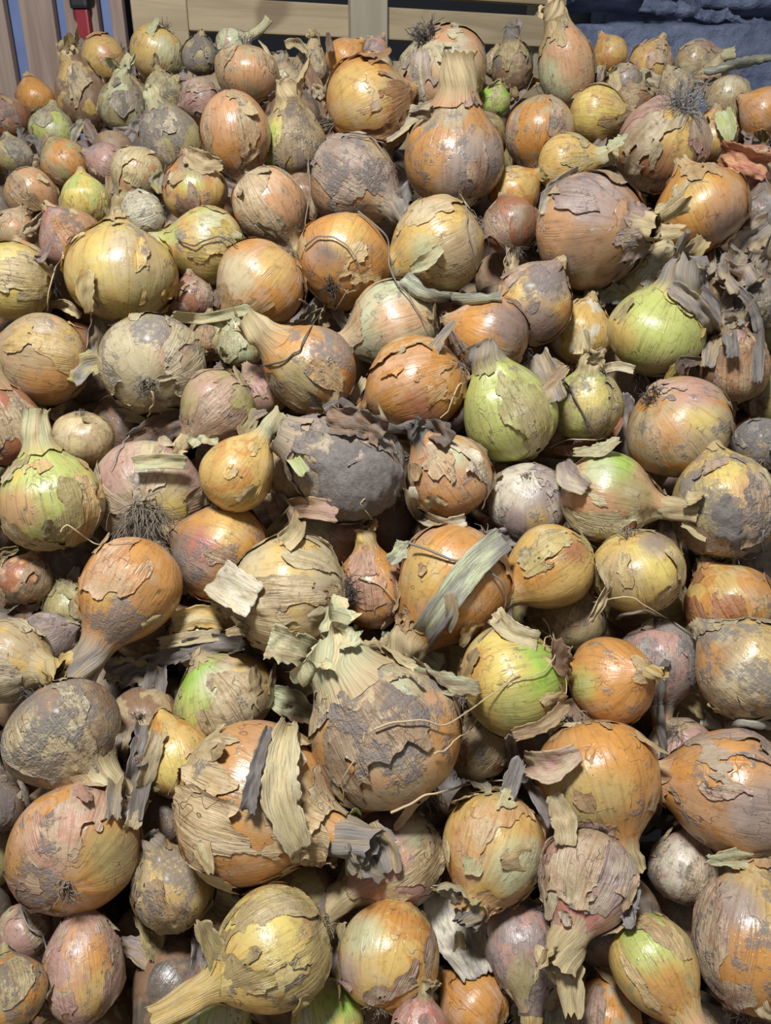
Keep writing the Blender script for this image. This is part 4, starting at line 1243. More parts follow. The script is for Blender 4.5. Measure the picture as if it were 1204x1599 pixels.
on(1036, 226, 74, -112, -30, 'big onion crowned by a grey brush of roots, pink skin at left', asp=1.0, lay=-.4, A='brown', B='gold', S='pink', cov=.35, S2='beige', cov2=.2, dirt=.25, roots=(130, .62, 'g'), pa=((-.6, .5, .5, 'pink'), (0, .3, .4, 'gold'), (-.2, -.6, .6, 'rust')))
on(1138, 152, 36, -100, 5, 'tan onion with a drooping neck before the stone wall', lay=.3, A='beige', B='tan', S='tan', cov=.3, dirt=.25, neck=(.6, .4, 0, 's'))
on(1192, 176, 40, 150, 0, 'vivid orange-red onion at the upper right edge', lay=.1, A='salmon', B='orange', S='orange', cov=.3, dirt=.2)
on(1168, 268, 42, 130, 20, 'crumpled red skin onion at the right edge beside the broad orange one', lay=.1, A='red', B='salmon', S='red', cov=.6, dirt=.15, lift=2.2)
on(1112, 216, 40, 90, 5, 'peach-and-tan onion beneath the grey root brush', lay=.5, A='salmon', B='gold', S='tan', cov=.4, dirt=.3, lift=1.5)
on(800, 106, 32, 95, 10, 'dark olive husk onion right of the whitish ridge onion', asp=1.2, lay=.3, A='brown', B='olive', S='olive', cov=.5, dirt=.45, lift=1.8, neck=(.4, .4, 0, 'd'), blades=2)
on(772, 160, 26, 80, 0, 'small lime-green onion wedged beside the thick striped neck', lay=.8, A='bright', B='green', S='tan', cov=.2, dirt=.3)
on(775, 100, 22, 90, 0, 'tiny tan husk onion between the ridge onion and the dark olive one', lay=.9, A='tan', B='beige', S='tan', cov=.4, dirt=.3)
on(918, 138, 28, 60, 0, 'dull grey onion in the gap behind the glossy yellow one', lay=1.0, A='tan', B='grey', S='lilac', cov=.4, dirt=.5)
on(976, 128, 28, 200, 0, 'grey-mauve onion between small orange one and grey root brush', lay=.9, A='lilac', B='tan', S='beige', cov=.4, dirt=.45, lift=1.5)
on(1056, 138, 30, 120, 0, 'tan husky onion just above the grey root brush', lay=.8, A='tan', B='gold', S='straw', cov=.45, dirt=.35, lift=1.5)
on(1112, 122, 26, 80, 0, 'beige onion behind the drooping-necked tan one', lay=1.0, A='beige', B='tan', S='tan', cov=.3, dirt=.35)
on(985, 160, 28, 20, 0, 'brown onion left of the grey root brush under the reddish-gold one', lay=.8, A='brown', B='orange', S='tan', cov=.35, dirt=.35)
on(640, 140, 30, 40, 0, 'orange onion with split brown husk between polished and ridge onions', lay=.7, A='orange', B='tan', S='brown', cov=.5, dirt=.3, lift=2.0)

OX, OY, OZ, ORP, ORAY, OCA = solve_depths()
for _i, _o in enumerate(ONIONS):
    make_onion(_o, _i, OZ[_i], ORAY[_i], OCA[_i])

# ------------------------------------------------------------------ onions buried in the dark gaps between the visible ones
CEN = np.array([o['P'] for o in ONIONS])
RAD = np.array([o['R3'] * max(0.95, min(1.2, o['asp'])) for o in ONIONS])


def ellipsoid_low(nu, nv, seed):
    V, Rp, Zp = bulb_points(nu, nv, 0.98, 0.16, 0.1, seed, 0.05)
    V[-nu:, :2] *= 0.02
    return V, grid_faces(nu, nv, True)


RIDX = [-40, 0, 60, 150, 250, 300, 480, 600, 690, 800, 880, 950, 1100, 1160, 1250]
RIDY = [160, 155, 140, 80, 62, 98, 100, 104, 76, 95, 75, 80, 88, 125, 150]
FILL = []
_rng = np.random.default_rng(42)
PRO = []
for k, (ca_, cb_) in enumerate((('brown', 'tan'), ('dark', 'brown'), ('olive', 'brown'), ('brown', 'dark'))):  # dark browns put the shade of the gaps into the skin colour
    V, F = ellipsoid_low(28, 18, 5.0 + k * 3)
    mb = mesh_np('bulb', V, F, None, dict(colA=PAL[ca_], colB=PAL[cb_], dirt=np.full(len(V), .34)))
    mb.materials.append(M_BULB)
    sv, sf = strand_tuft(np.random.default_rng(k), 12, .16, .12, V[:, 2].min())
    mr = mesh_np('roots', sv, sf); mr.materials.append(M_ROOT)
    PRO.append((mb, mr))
cand = []
for gy in np.arange(40, 1680, 62):
    for gx in np.arange(-30, 1250, 62):
        cand.append((gx + _rng.normal() * 14, gy + _rng.normal() * 14))
_rng.shuffle(cand)
for (gx, gy) in cand:
    if gy < np.interp(gx, RIDX, RIDY) + 22:
        continue
    z = 1 / pile_iz(gx, gy) + 0.03
    ray = FWD + (gx - W / 2) / FPX * RIGHT - (gy - H / 2) / FPX * UP
    r = 0.030 + 0.008 * _rng.random()
    ok = False
    for st in range(14):
        P = CAM + ray * z
        d = np.linalg.norm(CEN - P, axis=1) - RAD - r
        if d.min() > -0.004:
            ok = True
            break
        z += 0.011
    if not ok or len(FILL) > 130:
        continue
    CEN = np.vstack([CEN, P]); RAD = np.append(RAD, r)
    e1, e2, e3 = basis(P)
    M, R = frame_matrix(P, nrm(_rng.normal(size=3)), e3, r, 0)
    ro = bpy.data.objects.new('onion', None)
    COL.objects.link(ro)
    ro.matrix_world = M
    tag(ro, 'onion buried in the dark gaps under the upper layer of the pile', 'onion', 'onions buried in the gaps')
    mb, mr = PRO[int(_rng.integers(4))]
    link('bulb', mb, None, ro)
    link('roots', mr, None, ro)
    FILL.append(P)

# the rest of the heap, deeper than anyone can count and out beyond the frame
HV, HF, HA, HB, HD = [], [], [], [], []
lowV, lowF = ellipsoid_low(16, 11, 2.0)
b = 0
ncore = 0
keys = ['brown', 'dark', 'olive', 'brown', 'purple', 'rust']  # inner onions coloured darker, painting in the shade inside the heap
for layer in range(4):
    for gx in np.arange(-0.95, 0.97, 0.068):
        for gs in np.arange(-0.42, 1.16, 0.068):
            x = gx + _rng.normal() * 0.008
            s = gs + _rng.normal() * 0.008
            # slope of the pile face in world space, from the camera-space plane
            za = 1 / pile_iz(602, 1599.0); pa_ = pix(602, 1599.0, za)
            zb = 1 / pile_iz(602, 100.0); pb_ = pix(602, 100.0, zb)
            q = pa_ + (pb_ - pa_) * (s / np.linalg.norm(pb_ - pa_))
            nn = nrm(np.cross(RIGHT, pb_ - pa_))
            P = np.array([x, q[1], q[2]]) - nn * (0.105 + 0.062 * layer)
            v = P - CAM
            zc = v @ FWD
            px = W / 2 + FPX * (v @ RIGHT) / max(zc, .05)
            py = H / 2 - FPX * (v @ UP) / max(zc, .05)
            outer = layer == 0 and (px < -70 or px > 1275 or py > 1690)
            if layer == 0 and (px < -70 or px > 1275 or py > 1690):
                P = P + nn * 0.085
            if py < 150 or P[1] > 1.5:
                continue
            r = 0.031 + 0.006 * _rng.random()
            if (np.linalg.norm(CEN - P, axis=1) - RAD - r).min() < -0.012:
                continue
            M, R = frame_matrix(P, nrm(_rng.normal(size=3)), nrm(CAM - P), r, 0)
            HV.append((lowV * r) @ R.T + P)
            HF.append(lowF + b)
            b += len(lowV)
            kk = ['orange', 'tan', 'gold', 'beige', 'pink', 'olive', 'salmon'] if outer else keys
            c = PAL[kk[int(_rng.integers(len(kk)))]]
            HA.append(np.tile(c, (len(lowV), 1)))
            HB.append(np.tile(c * .6 + PAL['tan'] * .4, (len(lowV), 1)))
            HD.append(np.full(len(lowV), .32))
            ncore += 1
heap = mesh_np('onion_heap', np.concatenate(HV), np.concatenate(HF), None,
               dict(colA=np.concatenate(HA), colB=np.concatenate(HB), dirt=np.concatenate(HD)))
ho = link('onion_heap', heap, None)
heap.materials.append(M_HEAP)
tag(ho, 'mass of onions buried deep inside and beyond the edges of the pile', 'onion heap', None, 'stuff')


# ------------------------------------------------------------------ loose leaves, skins, stalks and root fibres lying on the pile
VIS = np.array([o['P'] for o in ONIONS]); VR = np.array([o['R3'] * 1.02 for o in ONIONS])


def front(x, y):
    d = FWD + (x - W / 2) / FPX * RIGHT - (y - H / 2) / FPX * UP
    L = np.linalg.norm(d)
    dn = d / L
    oc = CAM - VIS
    bq = oc @ dn
    disc = bq * bq - ((oc * oc).sum(1) - VR ** 2)
    t = np.where(disc > 0, -bq - np.sqrt(np.clip(disc, 0, None)), 9.0)
    return min(t.min() / L, 1 / pile_iz(x, y) + 0.05)


def path_on(pts, n, lift, smooth=3, amp=0.0, rng=None):
    pts = np.array(pts, float)
    t = np.linspace(0, len(pts) - 1, n)
    i = np.clip(t.astype(int), 0, len(pts) - 2)
    f = (t - i)[:, None]
    p0 = pts[np.clip(i - 1, 0, None)]; p1 = pts[i]; p2 = pts[i + 1]; p3 = pts[np.clip(i + 2, None, len(pts) - 1)]
    c = 0.5 * (2 * p1 + (p2 - p0) * f + (2 * p0 - 5 * p1 + 4 * p2 - p3) * f ** 2 + (3 * p1 - p0 - 3 * p2 + p3) * f ** 3)
    if amp and rng is not None:
        k = np.linspace(0, n / 4, n)
        c[:, 0] += amp * vnoise(np.stack([k, k * 0 + rng.random() * 40, k * 0], -1))
        c[:, 1] += amp * vnoise(np.stack([k, k * 0 + rng.random() * 40, k * 0], -1))
    z = np.array([front(a, b_) for a, b_ in c])
    w = 2
    zm = np.array([z[max(0, q - w):q + w + 1].min() for q in range(n)])
    for _ in range(smooth):
        zz = np.pad(zm, 1, mode='edge')
        zm = (zz[:-2] + zz[1:-1] + zz[2:]) / 3
    zm = np.minimum(zm, z + 0.004) - lift
    return np.array([pix(a, b_, q) for (a, b_), q in zip(c, zm)]), zm


_leafn = [0]


def loose(name, cat, label, pts, wpx, ca_, cb_, dirt=.4, curl=.3, crumple=.14, ragged=.3, lift=.004, taper=(1, 1, 1), fold=0.0, group=None, n=22, ns=13, sharp=.5, roll=0.0, deep=False):
    _leafn[0] += 1
    rng = np.random.default_rng(500 + _leafn[0])
    P, z = path_on(pts, n, lift)
    if deep:
        zq = front(*pts[1]) - 0.006
        z = zq + np.linspace(-1, 1, n) * 0.008 * rng.normal()
        c2 = np.stack([np.interp(np.linspace(0, 2, n), [0, 1, 2], [p_[k] for p_ in pts]) for k in (0, 1)], -1)
        P = np.array([pix(a, b_, q) for (a, b_), q in zip(c2, z)])
    wd_ = np.interp(np.linspace(0, 1, n), np.linspace(0, 1, len(taper)), taper) * wpx * 0.5 * z / FPX
    nm = nrm(CAM - P)
    if roll:
        tg = nrm(np.gradient(P, axis=0))
        sd = nrm(np.cross(tg, nm))
        nm = nrm(nm * math.cos(math.radians(roll)) + sd * math.sin(math.radians(roll)))
    V, F, uv = sheet(P, wd_, nm, rng, ns, curl, crumple, ragged, fold, sharp)
    V, F, uv = biggest(V, F, uv)
    o0 = P[len(P) // 2]
    me = mesh_np(name, V - o0, F, uv, dict(colA=PAL[ca_], colB=PAL[cb_], dirt=np.full(len(V), dirt)))
    ob = link(name, me, M_HUSK)
    ob.location = o0
    so = ob.modifiers.new('thickness', 'SOLIDIFY')
    so.thickness = 0.0006
    tag(ob, label, cat, group or 'dry leaves and skins lying on the pile')
    return ob


def stalk(name, cat, label, pts, wpx, ca_, cb_, dirt=.4, lift=.004, taper=(1, 1), n=26, amp=2.0, mat=None):
    """round dry stalk"""
    _leafn[0] += 1
    rng = np.random.default_rng(500 + _leafn[0])
    P, z = path_on(pts, n, lift, 3, amp, rng)
    wd_ = np.interp(np.linspace(0, 1, n), np.linspace(0, 1, len(taper)), taper) * wpx * 0.5 * z / FPX
    k = 10
    V, F = tube(P, wd_, k)
    C = np.repeat(P, k, 0)
    V = C + (V - C) * (1 + 0.35 * fbm(V * 120, _leafn[0], 2))[:, None]
    uv = np.stack([np.tile(np.linspace(0, 2, k), n), np.repeat(np.linspace(0, 3, n), k)], -1)
    o0 = P[n // 2]
    me = mesh_np(name, V - o0, F, uv, dict(colA=PAL[ca_], colB=PAL[cb_], dirt=np.full(len(V), dirt)))
    ob = link(name, me, mat or M_HUSK)
    ob.location = o0
    tag(ob, label, cat, 'dry leaves and skins lying on the pile')
    return ob


L = loose
L('leaf_strip', 'leaf', 'flat grey-green leaf strip lying across the large orange onion', [(652, 1006), (700, 935), (742, 880), (790, 838)], 44, 'grey', 'palegreen', .5, .12, .10, .14, taper=(.95, 1.05, .95))
L('onion_skin', 'skin', 'large papery grey-white skin hanging below the golden onion', [(700, 1372), (722, 1420), (742, 1470), (760, 1522)], 122, 'pale', 'grey', .15, .25, .08, .10, taper=(.7, 1.05, 1.0, .6), n=26, ns=21)
L('onion_skin', 'skin', 'broken grey skin sheet below the shrunken pinkish onion', [(880, 1500), (885, 1545), (880, 1610)], 62, 'grey', 'palegreen', .4, .25, .16, .3, taper=(.5, 1, 1))
L('dry_leaf', 'leaf', 'long dark dry leaf hanging left of the largest orange onion', [(245, 1035), (236, 1110), (222, 1190), (206, 1285)], 44, 'grey', 'dark', .7, .5, .35, .4, taper=(.7, 1, 1, .7), n=30)
L('dry_leaf', 'leaf', 'narrow grey dry leaf beside the soil-smeared onion', [(198, 1130), (184, 1190), (176, 1280)], 26, 'grey', 'tan', .6, .5, .3, .35, n=26)
L('dry_leaf', 'leaf', 'pale curled leaf piece below the long dark dry leaf', [(248, 1140), (226, 1225), (205, 1295)], 26, 'tan', 'beige', .4, .6, .3, .35, n=24)
L('dry_leaf', 'leaf', 'dark twisted leaf above the green shouldered onion', [(180, 1062), (250, 1030), (300, 1012), (385, 1000)], 34, 'dark', 'grey', .8, .5, .4, .4, n=30)
L('dry_leaf', 'leaf', 'crumpled grey leaf between long wrinkled neck and green shouldered onion', [(160, 1050), (205, 1045), (250, 1060)], 42, 'grey', 'olive', .6, .5, .45, .45, n=24)
L('husk_chip', 'husk', 'yellow broken husk chip under the large pale tan onion', [(268, 976), (312, 962), (352, 968)], 36, 'straw', 'gold', .15, .4, .2, .25, n=16)
L('husk_chip', 'husk', 'flat straw husk chip below the yellow broken one', [(245, 1004), (300, 996), (346, 990)], 20, 'straw', 'beige', .2, .3, .15, .25, n=16)
L('onion_skin', 'skin', 'squarish silvery skin scrap left of the large pale tan onion', [(338, 900), (366, 918), (402, 938)], 64, 'pale', 'beige', .12, .2, .1, .2, n=16, ns=15)
L('onion_skin', 'skin', 'thin upright tan skin point above the large pale tan onion', [(440, 850), (462, 828), (470, 792)], 34, 'straw', 'tan', .1, .6, .15, .2, taper=(1.1, .8, .25), n=16)
L('onion_skin', 'skin', 'tan skin sheet bridging below the mud-caked teardrop onion', [(418, 806), (470, 792), (530, 800)], 34, 'tan', 'pink', .2, .3, .15, .25, n=18, lift=.008)
stalk('dry_stalk', 'stalk', 'grey dry stalk curling over the mud-caked teardrop onion', [(505, 640), (535, 628), (560, 648), (610, 668), (655, 664), (700, 668)], 15, 'grey', 'dark', .6, lift=.008)
L('dry_leaf', 'leaf', 'ragged brown leaf around the grey stalk above the mud-caked onion', [(510, 655), (560, 660), (600, 680)], 46, 'brown', 'dark', .6, .6, .4, .4, n=20, lift=.006)
L('dry_leaf', 'leaf', 'dark shrivelled leaf stub atop the red-orange onion', [(655, 672), (680, 672), (706, 690)], 34, 'dark', 'brown', .7, .6, .5, .4, n=16, lift=.008)
L('leaf_strip', 'leaf', 'light green stem strip left of the mud-caked teardrop onion', [(428, 668), (448, 702), (478, 742)], 20, 'palegreen', 'green', .1, .3, .08, .15, n=16, lift=.012)
L('leaf_strip', 'leaf', 'pale green leaf strip lying over the tangle of grey roots', [(206, 724), (250, 720), (292, 722)], 24, 'palegreen', 'straw', .15, .4, .12, .2, n=16, lift=.012)
stalk('dry_stalk', 'stalk', 'flat grey-green stalk reaching from the olive-gold onion to the right', [(634, 440), (660, 458), (710, 466), (782, 462)], 22, 'palegreen', 'grey', .5, taper=(1.5, 1.1, .8, .7))
L('leaf_strip', 'leaf', 'pale green peeled strip beside the flat stalk', [(640, 422), (665, 408), (690, 385)], 26, 'palegreen', 'straw', .15, .4, .12, .25, taper=(.4, 1, .6), n=16)
stalk('dry_stalk', 'stalk', 'grey-green stalk at the top right pointing at the stone wall', [(1100, 112), (1140, 104), (1175, 94), (1206, 90)], 16, 'palegreen', 'grey', .45, taper=(.7, 1, 1, .6), lift=.02)
stalk('dry_stalk', 'stalk', 'pale neck stalk lying right below the sooty pale orange onion', [(1098, 1122), (1125, 1134), (1165, 1130), (1212, 1134)], 18, 'pale', 'grey', .3, taper=(1.5, .9, .7, .7))
stalk('dry_stalk', 'stalk', 'thin upright grey stalk beside the hanging dry neck', [(1042, 1030), (1030, 1080), (1032, 1140), (1036, 1200)], 12, 'grey', 'dark', .6, amp=3)
L('dry_leaf', 'leaf', 'bluish grey shrivelled stalk leaf left of the big smooth orange onion', [(795, 1148), (806, 1190), (832, 1235), (868, 1290)], 22, 'grey', 'lilac', .5, .6, .35, .35, taper=(.7, 1, .7, 1.4), n=28)
L('dry_leaf', 'leaf', 'tan leaf blade between golden onion and shrunken pinkish one', [(862, 1238), (880, 1280), (884, 1322)], 42, 'tan', 'beige', .35, .4, .15, .25, taper=(.6, 1, .8), n=18)
L('onion_skin', 'skin', 'curled pink and cream skin scrap on the big smooth orange onion', [(820, 1192), (862, 1196), (906, 1172)], 46, 'beige', 'pink', .15, .7, .2, .25, taper=(.7, 1.1, .5), n=18, lift=.008)
L('onion_skin', 'skin', 'tan skin rim with a small curled flap under the green cheeked onion', [(800, 1148), (850, 1132), (886, 1098)], 22, 'tan', 'brown', .25, .6, .25, .3, n=18, lift=.006)
L('dry_leaf', 'leaf', 'grey leaf ribbon hugging the right of the lime-green onion', [(1046, 446), (1090, 480), (1112, 520), (1104, 575)], 26, 'grey', 'tan', .5, .5, .3, .3, n=28, lift=.006)
L('dry_leaf', 'leaf', 'second grey leaf ribbon right of the lime-green onion', [(1070, 435), (1110, 470), (1138, 520), (1145, 560)], 22, 'grey', 'dark', .6, .5, .35, .3, n=28, lift=.014)
L('dry_leaf', 'leaf', 'olive dry leaf slanting below the broad orange onion', [(1100, 372), (1068, 410), (1030, 440)], 28, 'olive', 'tan', .4, .6, .25, .3, n=20, lift=.006)
L('dry_leaf', 'leaf', 'large crumpled grey-brown leaf at the right edge', [(1206, 350), (1170, 380), (1150, 420), (1170, 450)], 52, 'grey', 'tan', .5, .6, .4, .4, n=24, lift=.012)
L('dry_leaf', 'leaf', 'thin grey leaf stem curving down at the right edge', [(1130, 440), (1170, 470), (1185, 520), (1182, 600)], 16, 'grey', 'dark', .5, .5, .3, .3, n=26, lift=.014)
L('dry_leaf', 'leaf', 'tan curled leaf rag above the hollow torn skin', [(1120, 418), (1160, 430), (1205, 412)], 34, 'tan', 'lilac', .4, .7, .35, .4, n=20, lift=.016)
L('leaf_strip', 'leaf', 'small green leaf tip near the upper right edge', [(1128, 172), (1136, 198), (1140, 222)], 30, 'palegreen', 'green', .15, .4, .1, .2, taper=(.8, 1, .3), n=14, lift=.012)
L('onion_skin', 'skin', 'red shiny skin rag right of the broad orange onion', [(1130, 242), (1160, 250), (1200, 262)], 42, 'red', 'salmon', .1, .6, .45, .4, n=18, lift=.006)
L('leaf_strip', 'leaf', 'pale flat dry leaf below the pink-gold onion', [(268, 492), (315, 498), (365, 488), (392, 482)], 17, 'palegreen', 'straw', .25, .35, .12, .2, n=18)
L('husk_chip', 'husk', 'oval tan husk chip under the dirty whitish onion', [(168, 644), (198, 648), (230, 660)], 20, 'straw', 'tan', .3, .4, .1, .2, taper=(.4, 1, .4), n=14)
L('onion_skin', 'skin', 'rust brown crescent of skin under the small yellow-green onion', [(862, 704), (915, 700), (950, 684), (972, 652)], 24, 'rust', 'brown', .25, .5, .15, .25, taper=(.4, 1, .9, .4), n=22)
L('dry_leaf', 'leaf', 'grey brown leaf flap between the olive-green and yellow-green onions', [(836, 556), (852, 590), (866, 630)], 44, 'grey', 'tan', .5, .4, .2, .3, n=16, lift=.008)
L('husk_chip', 'husk', 'pale straw sliver left of the wide orange onion', [(572, 590), (558, 612), (543, 640)], 14, 'straw', 'beige', .15, .3, .1, .2, n=12)
L('husk_chip', 'husk', 'cream skin edge curling below the lime-green onion', [(926, 582), (962, 572), (992, 578)], 14, 'straw', 'pale', .1, .5, .1, .2, n=14, lift=.006)
L('onion_skin', 'skin', 'lilac triangle of skin left of the green and salmon onion', [(880, 720), (890, 745), (918, 764)], 44, 'lilac', 'beige', .2, .3, .12, .25, taper=(.4, 1, .6), n=14, lift=.006)
L('onion_skin', 'skin', 'cream rolled skin strip under the red-orange onion', [(640, 760), (652, 800), (690, 818), (728, 812)], 20, 'pale', 'tan', .2, .7, .2, .3, n=20)
L('dry_leaf', 'leaf', 'cream dry leaf under the shiny golden onion neck', [(770, 958), (800, 985), (842, 1002)], 32, 'beige', 'straw', .25, .5, .25, .3, n=18)
L('dry_leaf', 'leaf', 'striped grey leaf hanging beside the large orange onion neck', [(702, 925), (706, 960), (696, 985)], 20, 'tan', 'grey', .5, .3, .1, .2, n=14, lift=.008)
L('leaf_strip', 'leaf', 'broad torn green leaf left above the very large dusty onion', [(418, 1000), (455, 1012), (510, 1030)], 58, 'palegreen', 'tan', .45, .4, .2, .4, taper=(1, 1, .7), n=20, ns=17, lift=.010)
L('dry_leaf', 'leaf', 'upright brown leaf curl atop the very large dusty onion', [(525, 1035), (522, 1005), (528, 978)], 50, 'tan', 'olive', .3, .7, .3, .35, n=18, lift=.016)
L('dry_leaf', 'leaf', 'pale green leaf sheet right above the very large dusty onion', [(590, 1000), (640, 1020), (690, 1045)], 44, 'palegreen', 'grey', .35, .3, .2, .3, n=18, lift=.006)
L('dry_leaf', 'leaf', 'green edged husk leaf left of the pink and green onion', [(556, 1262), (552, 1310), (546, 1370)], 26, 'palegreen', 'green', .15, .5, .12, .25, taper=(.7, 1, .4), n=18, lift=.006)
L('onion_skin', 'skin', 'long tan husk split over the largest orange onion', [(452, 1125), (440, 1180), (440, 1250), (470, 1330)], 58, 'straw', 'beige', .3, .35, .14, .25, taper=(.4, 1, 1.1, .7), n=26, ns=17, lift=.005)
L('onion_skin', 'skin', 'grey crusted husk fold on the largest orange onion', [(420, 1135), (400, 1200), (385, 1270)], 26, 'grey', 'dark', .7, .7, .3, .35, taper=(.5, .9, 1.1), n=24, lift=.006)
L('onion_skin', 'skin', 'yellow pointed husk at the lower left of the large golden split onion', [(138, 420), (132, 450), (140, 490)], 30, 'straw', 'gold', .1, .4, .1, .2, taper=(.7, 1, .4), n=14, lift=.004)
L('dry_leaf', 'leaf', 'cream dry blade below the golden blotted onion', [(905, 265), (860, 300), (845, 335)], 24, 'beige', 'grey', .35, .5, .2, .3, taper=(.6, 1, .5), n=18, lift=.006)
L('dry_leaf', 'leaf', 'dark upright husk shard behind the small bright orange onion', [(516, 82), (514, 68), (512, 50)], 14, 'dark', 'brown', .5, .4, .2, .3, taper=(1, .8, .3), n=12, lift=.02)
L('onion_skin', 'skin', 'pale curl of skin standing left of the small bright orange onion', [(444, 70), (464, 68), (480, 82)], 14, 'beige', 'tan', .2, .6, .2, .3, n=12, lift=.03)


def fibre(label, pts, wpx=2.6, mat=None, amp=3.0, lift=.003):
    _leafn[0] += 1
    rng = np.random.default_rng(900 + _leafn[0])
    n = 34
    P, z = path_on(pts, n, lift, 4, amp, rng)
    V, F = tube(P, wpx * 0.5 * z / FPX * np.linspace(1.15, .6, n), 5)
    o0 = P[n // 2]
    ob = link('root_fibre', mesh_np('root_fibre', V - o0, F), mat or M_ROOTP)
    ob.location = o0
    tag(ob, label, 'root fibre', 'loose root fibres on the pile')


fibre('pale root fibre across the upper part of the very large dusty onion', [(585, 1138), (640, 1124), (700, 1130), (755, 1092), (812, 1052)], 3.4)
fibre('short pale root fibre at the right side of the very large dusty onion', [(678, 1178), (712, 1158), (746, 1122)], 3.0)
fibre('root fibre along the bottom of the very large dusty onion', [(610, 1270), (660, 1245), (720, 1228), (800, 1216)], 4.0)
fibre('looping pale fibre at the left of the very large dusty onion', [(552, 1188), (534, 1222), (536, 1258), (500, 1300)], 2.6)
fibre('brown fibre from the yellow-green onion to the glossy orange one', [(96, 830), (106, 822), (150, 848), (208, 846)], 2.8)
fibre('dark fibre crossing the grey-green leaf strip', [(640, 848), (700, 872), (745, 878), (785, 915), (782, 965), (745, 1002)], 4.0, M_ROOT)
fibre('thin pale fibre over the bright green cheek', [(862, 985), (862, 1035), (820, 1058), (790, 1070)], 2.4)
fibre('white root fibre hanging beside the green cheeked onion', [(850, 965), (868, 1010), (882, 1060), (880, 1100)], 2.6)
fibre('curly white fibre above the green cheeked onion', [(832, 980), (856, 990), (850, 1010), (876, 1004)], 2.4)
fibre('black thread over the brown-orange dusty onion', [(404, 572), (456, 556), (478, 526), (498, 490)], 3.0, M_ROOTD)
fibre('fibre looping below the root tuft of the scarred orange onion', [(465, 466), (500, 486), (528, 478), (545, 450)], 3.2, M_ROOT)
fibre('fibre along the right side of the scarred orange onion', [(560, 330), (602, 370), (612, 420), (640, 470), (668, 505)], 3.2, M_ROOT)
fibre('fibre arching over the crown of the scarred orange onion', [(478, 384), (505, 368), (540, 382), (562, 420)], 3.0, M_ROOT)
fibre('matted fibre below the mauve-grey onion', [(480, 330), (476, 290), (484, 250), (478, 360)], 2.8, M_ROOT)
fibre('fibre wisp between mauve-grey and polished orange onions', [(540, 212), (580, 216), (600, 240), (622, 262)], 2.6, M_ROOT)
fibre('dark fibre across the olive-gold onion', [(728, 318), (730, 350), (738, 400), (742, 440)], 2.6, M_ROOT)
fibre('white fibre hanging at the far right below the soil-caked onion', [(1196, 830), (1190, 860), (1192, 905)], 3.0, M_ROOTG)
fibre('pale fibre below the dirty whitish onion', [(238, 610), (236, 640), (228, 664)], 3.0)
fibre('pale fibre hanging over the gap left of the greyish pink onion', [(208, 670), (196, 690), (184, 706), (170, 730)], 3.0, M_ROOTG)
fibre('brown fibre right of the wide orange onion', [(748, 576), (720, 602), (700, 640), (690, 652)], 3.0)
fibre('wire of root over the small yellow-green onion', [(880, 590), (905, 635), (930, 678)], 3.0, M_ROOTD)
fibre('pale fibre under the olive-green onion', [(858, 702), (888, 688), (940, 684), (958, 682)], 2.6)
fibre('thin fibre over the lower left pinkish onion', [(32, 1420), (46, 1448), (66, 1462), (75, 1500)], 3.4, M_ROOTG)
fibre('long fibre below the yellow root-up onion', [(920, 942), (960, 934), (1000, 940), (1060, 975)], 2.6)
fibre('dark fibre below the yellow root-up onion', [(960, 965), (1005, 955), (1040, 965), (1088, 1000)], 5.0, M_ROOT)
fibre('fibre across the right side of the small orange onion with brittle neck', [(560, 900), (600, 920), (628, 950), (625, 975)], 2.4)
fibre('fibre hanging into the dark gap below the mud-caked onion', [(572, 768), (566, 790), (582, 812)], 2.8)
fibre('fibre over the yellow-green hairy onion', [(278, 372), (300, 384), (340, 370), (372, 385)], 2.4, M_ROOTD)
fibre('stray thread left of the large golden split onion', [(100, 395), (84, 430), (72, 485)], 2.6)


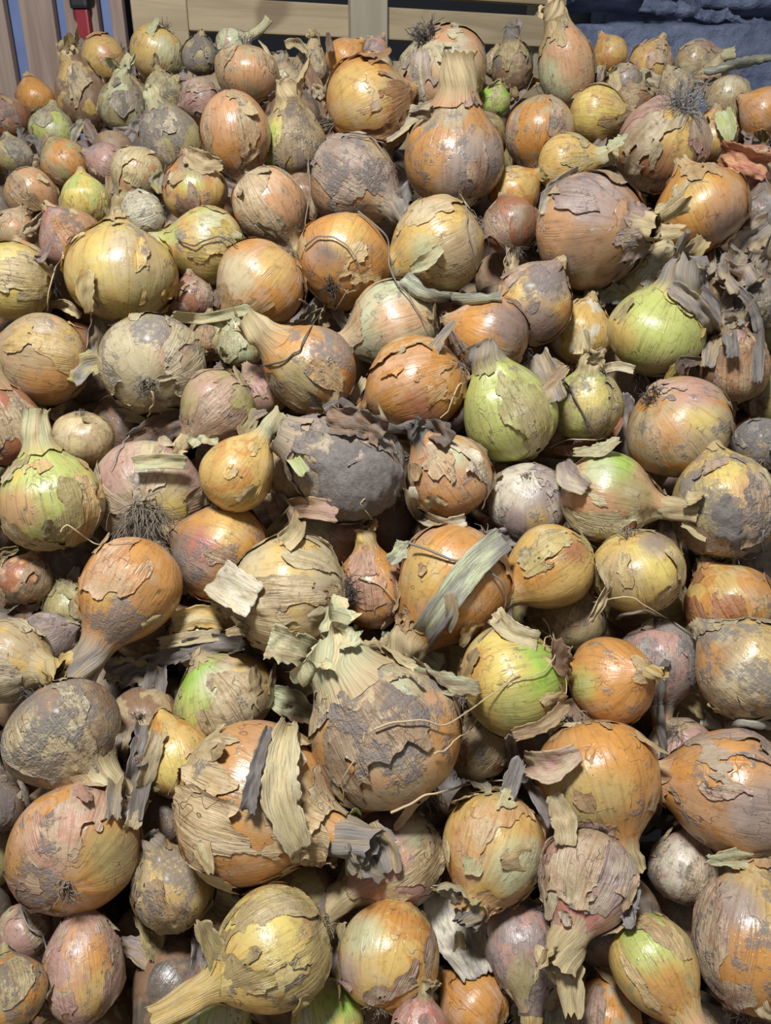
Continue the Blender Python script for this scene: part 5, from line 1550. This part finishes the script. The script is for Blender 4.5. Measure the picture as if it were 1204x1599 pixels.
# ------------------------------------------------------------------ scraps of husk wedged in the gaps, one beside each of many onions
_srng = np.random.default_rng(77)
_stop = {'with', 'of', 'the', 'a', 'an', 'and', 'at', 'to', 'in', 'on', 'its', 'under', 'below', 'behind', 'above', 'beside', 'by', 'from', 'whose', 'left',
         'right', 'before', 'between', 'over', 'facing', 'pointing', 'near', 'beneath', 'around', 'covered', 'it', 'showing', 'inside', 'one', 'half', 'two', 'big', 'pale', 'dark', 'small', 'large', 'thick', 'short', 'dry', 'grey', 'brown', 'tan', 'pink', 'green', 'red', 'orange', 'cut', 'by', 'lower', 'upper', 'very', 'long', 'broad', 'thin', 'wide'}
for _i, _o in enumerate(ONIONS):
    best = None
    for _ in range(26):
        an = _srng.random() * 6.28
        rr = _o['r'] * (1.02 + 0.35 * _srng.random())
        qx, qy = _o['x'] + math.cos(an) * rr, _o['y'] + math.sin(an) * rr
        if not (8 < qx < 1196 and np.interp(qx, RIDX, RIDY) + 30 < qy < 1590):
            continue
        gap = front(qx, qy) - 1 / pile_iz(qx, qy)
        if best is None or gap > best[0]:
            best = (gap, qx, qy)
    if best is None or best[0] < 0.012:
        continue
    _, qx, qy = best
    col_ = ('tan', 'straw', 'grey', 'brown', 'beige', 'palegreen', 'lilac', 'olive', 'tan', 'dark')[int(_srng.integers(10))]
    word = {'palegreen': 'greenish', 'rust': 'rusty', 'lilac': 'mauve', 'straw': 'straw-coloured'}.get(col_, col_)
    ws = _o['label'].split()[:10]
    while len(ws) > 3 and ws[-1] in _stop and 'onion' in ' '.join(ws[:-1]):
        ws.pop()
    ln = _o['r'] * (0.35 + 0.35 * _srng.random())
    an = _srng.random() * 6.28
    dx, dy = math.cos(an) * ln, math.sin(an) * ln
    cb = ('tan', 'brown', 'grey')[int(_srng.integers(3))]
    L('husk_scrap', 'husk', word + ' husk scrap beside the ' + ' '.join(ws), [(qx - dx, qy - dy), (qx + _srng.normal() * 6, qy + _srng.normal() * 6), (qx + dx, qy + dy)],
      _o['r'] * (0.30 + 0.35 * _srng.random()), col_, cb, .4, .6 * _srng.random() + .15, .22 + .2 * _srng.random(), .4, lift=.003 + .006 * _srng.random(), taper=(.6, 1, .5), group='husk scraps wedged between onions', n=16, ns=11, roll=_srng.normal() * 30, deep=True)
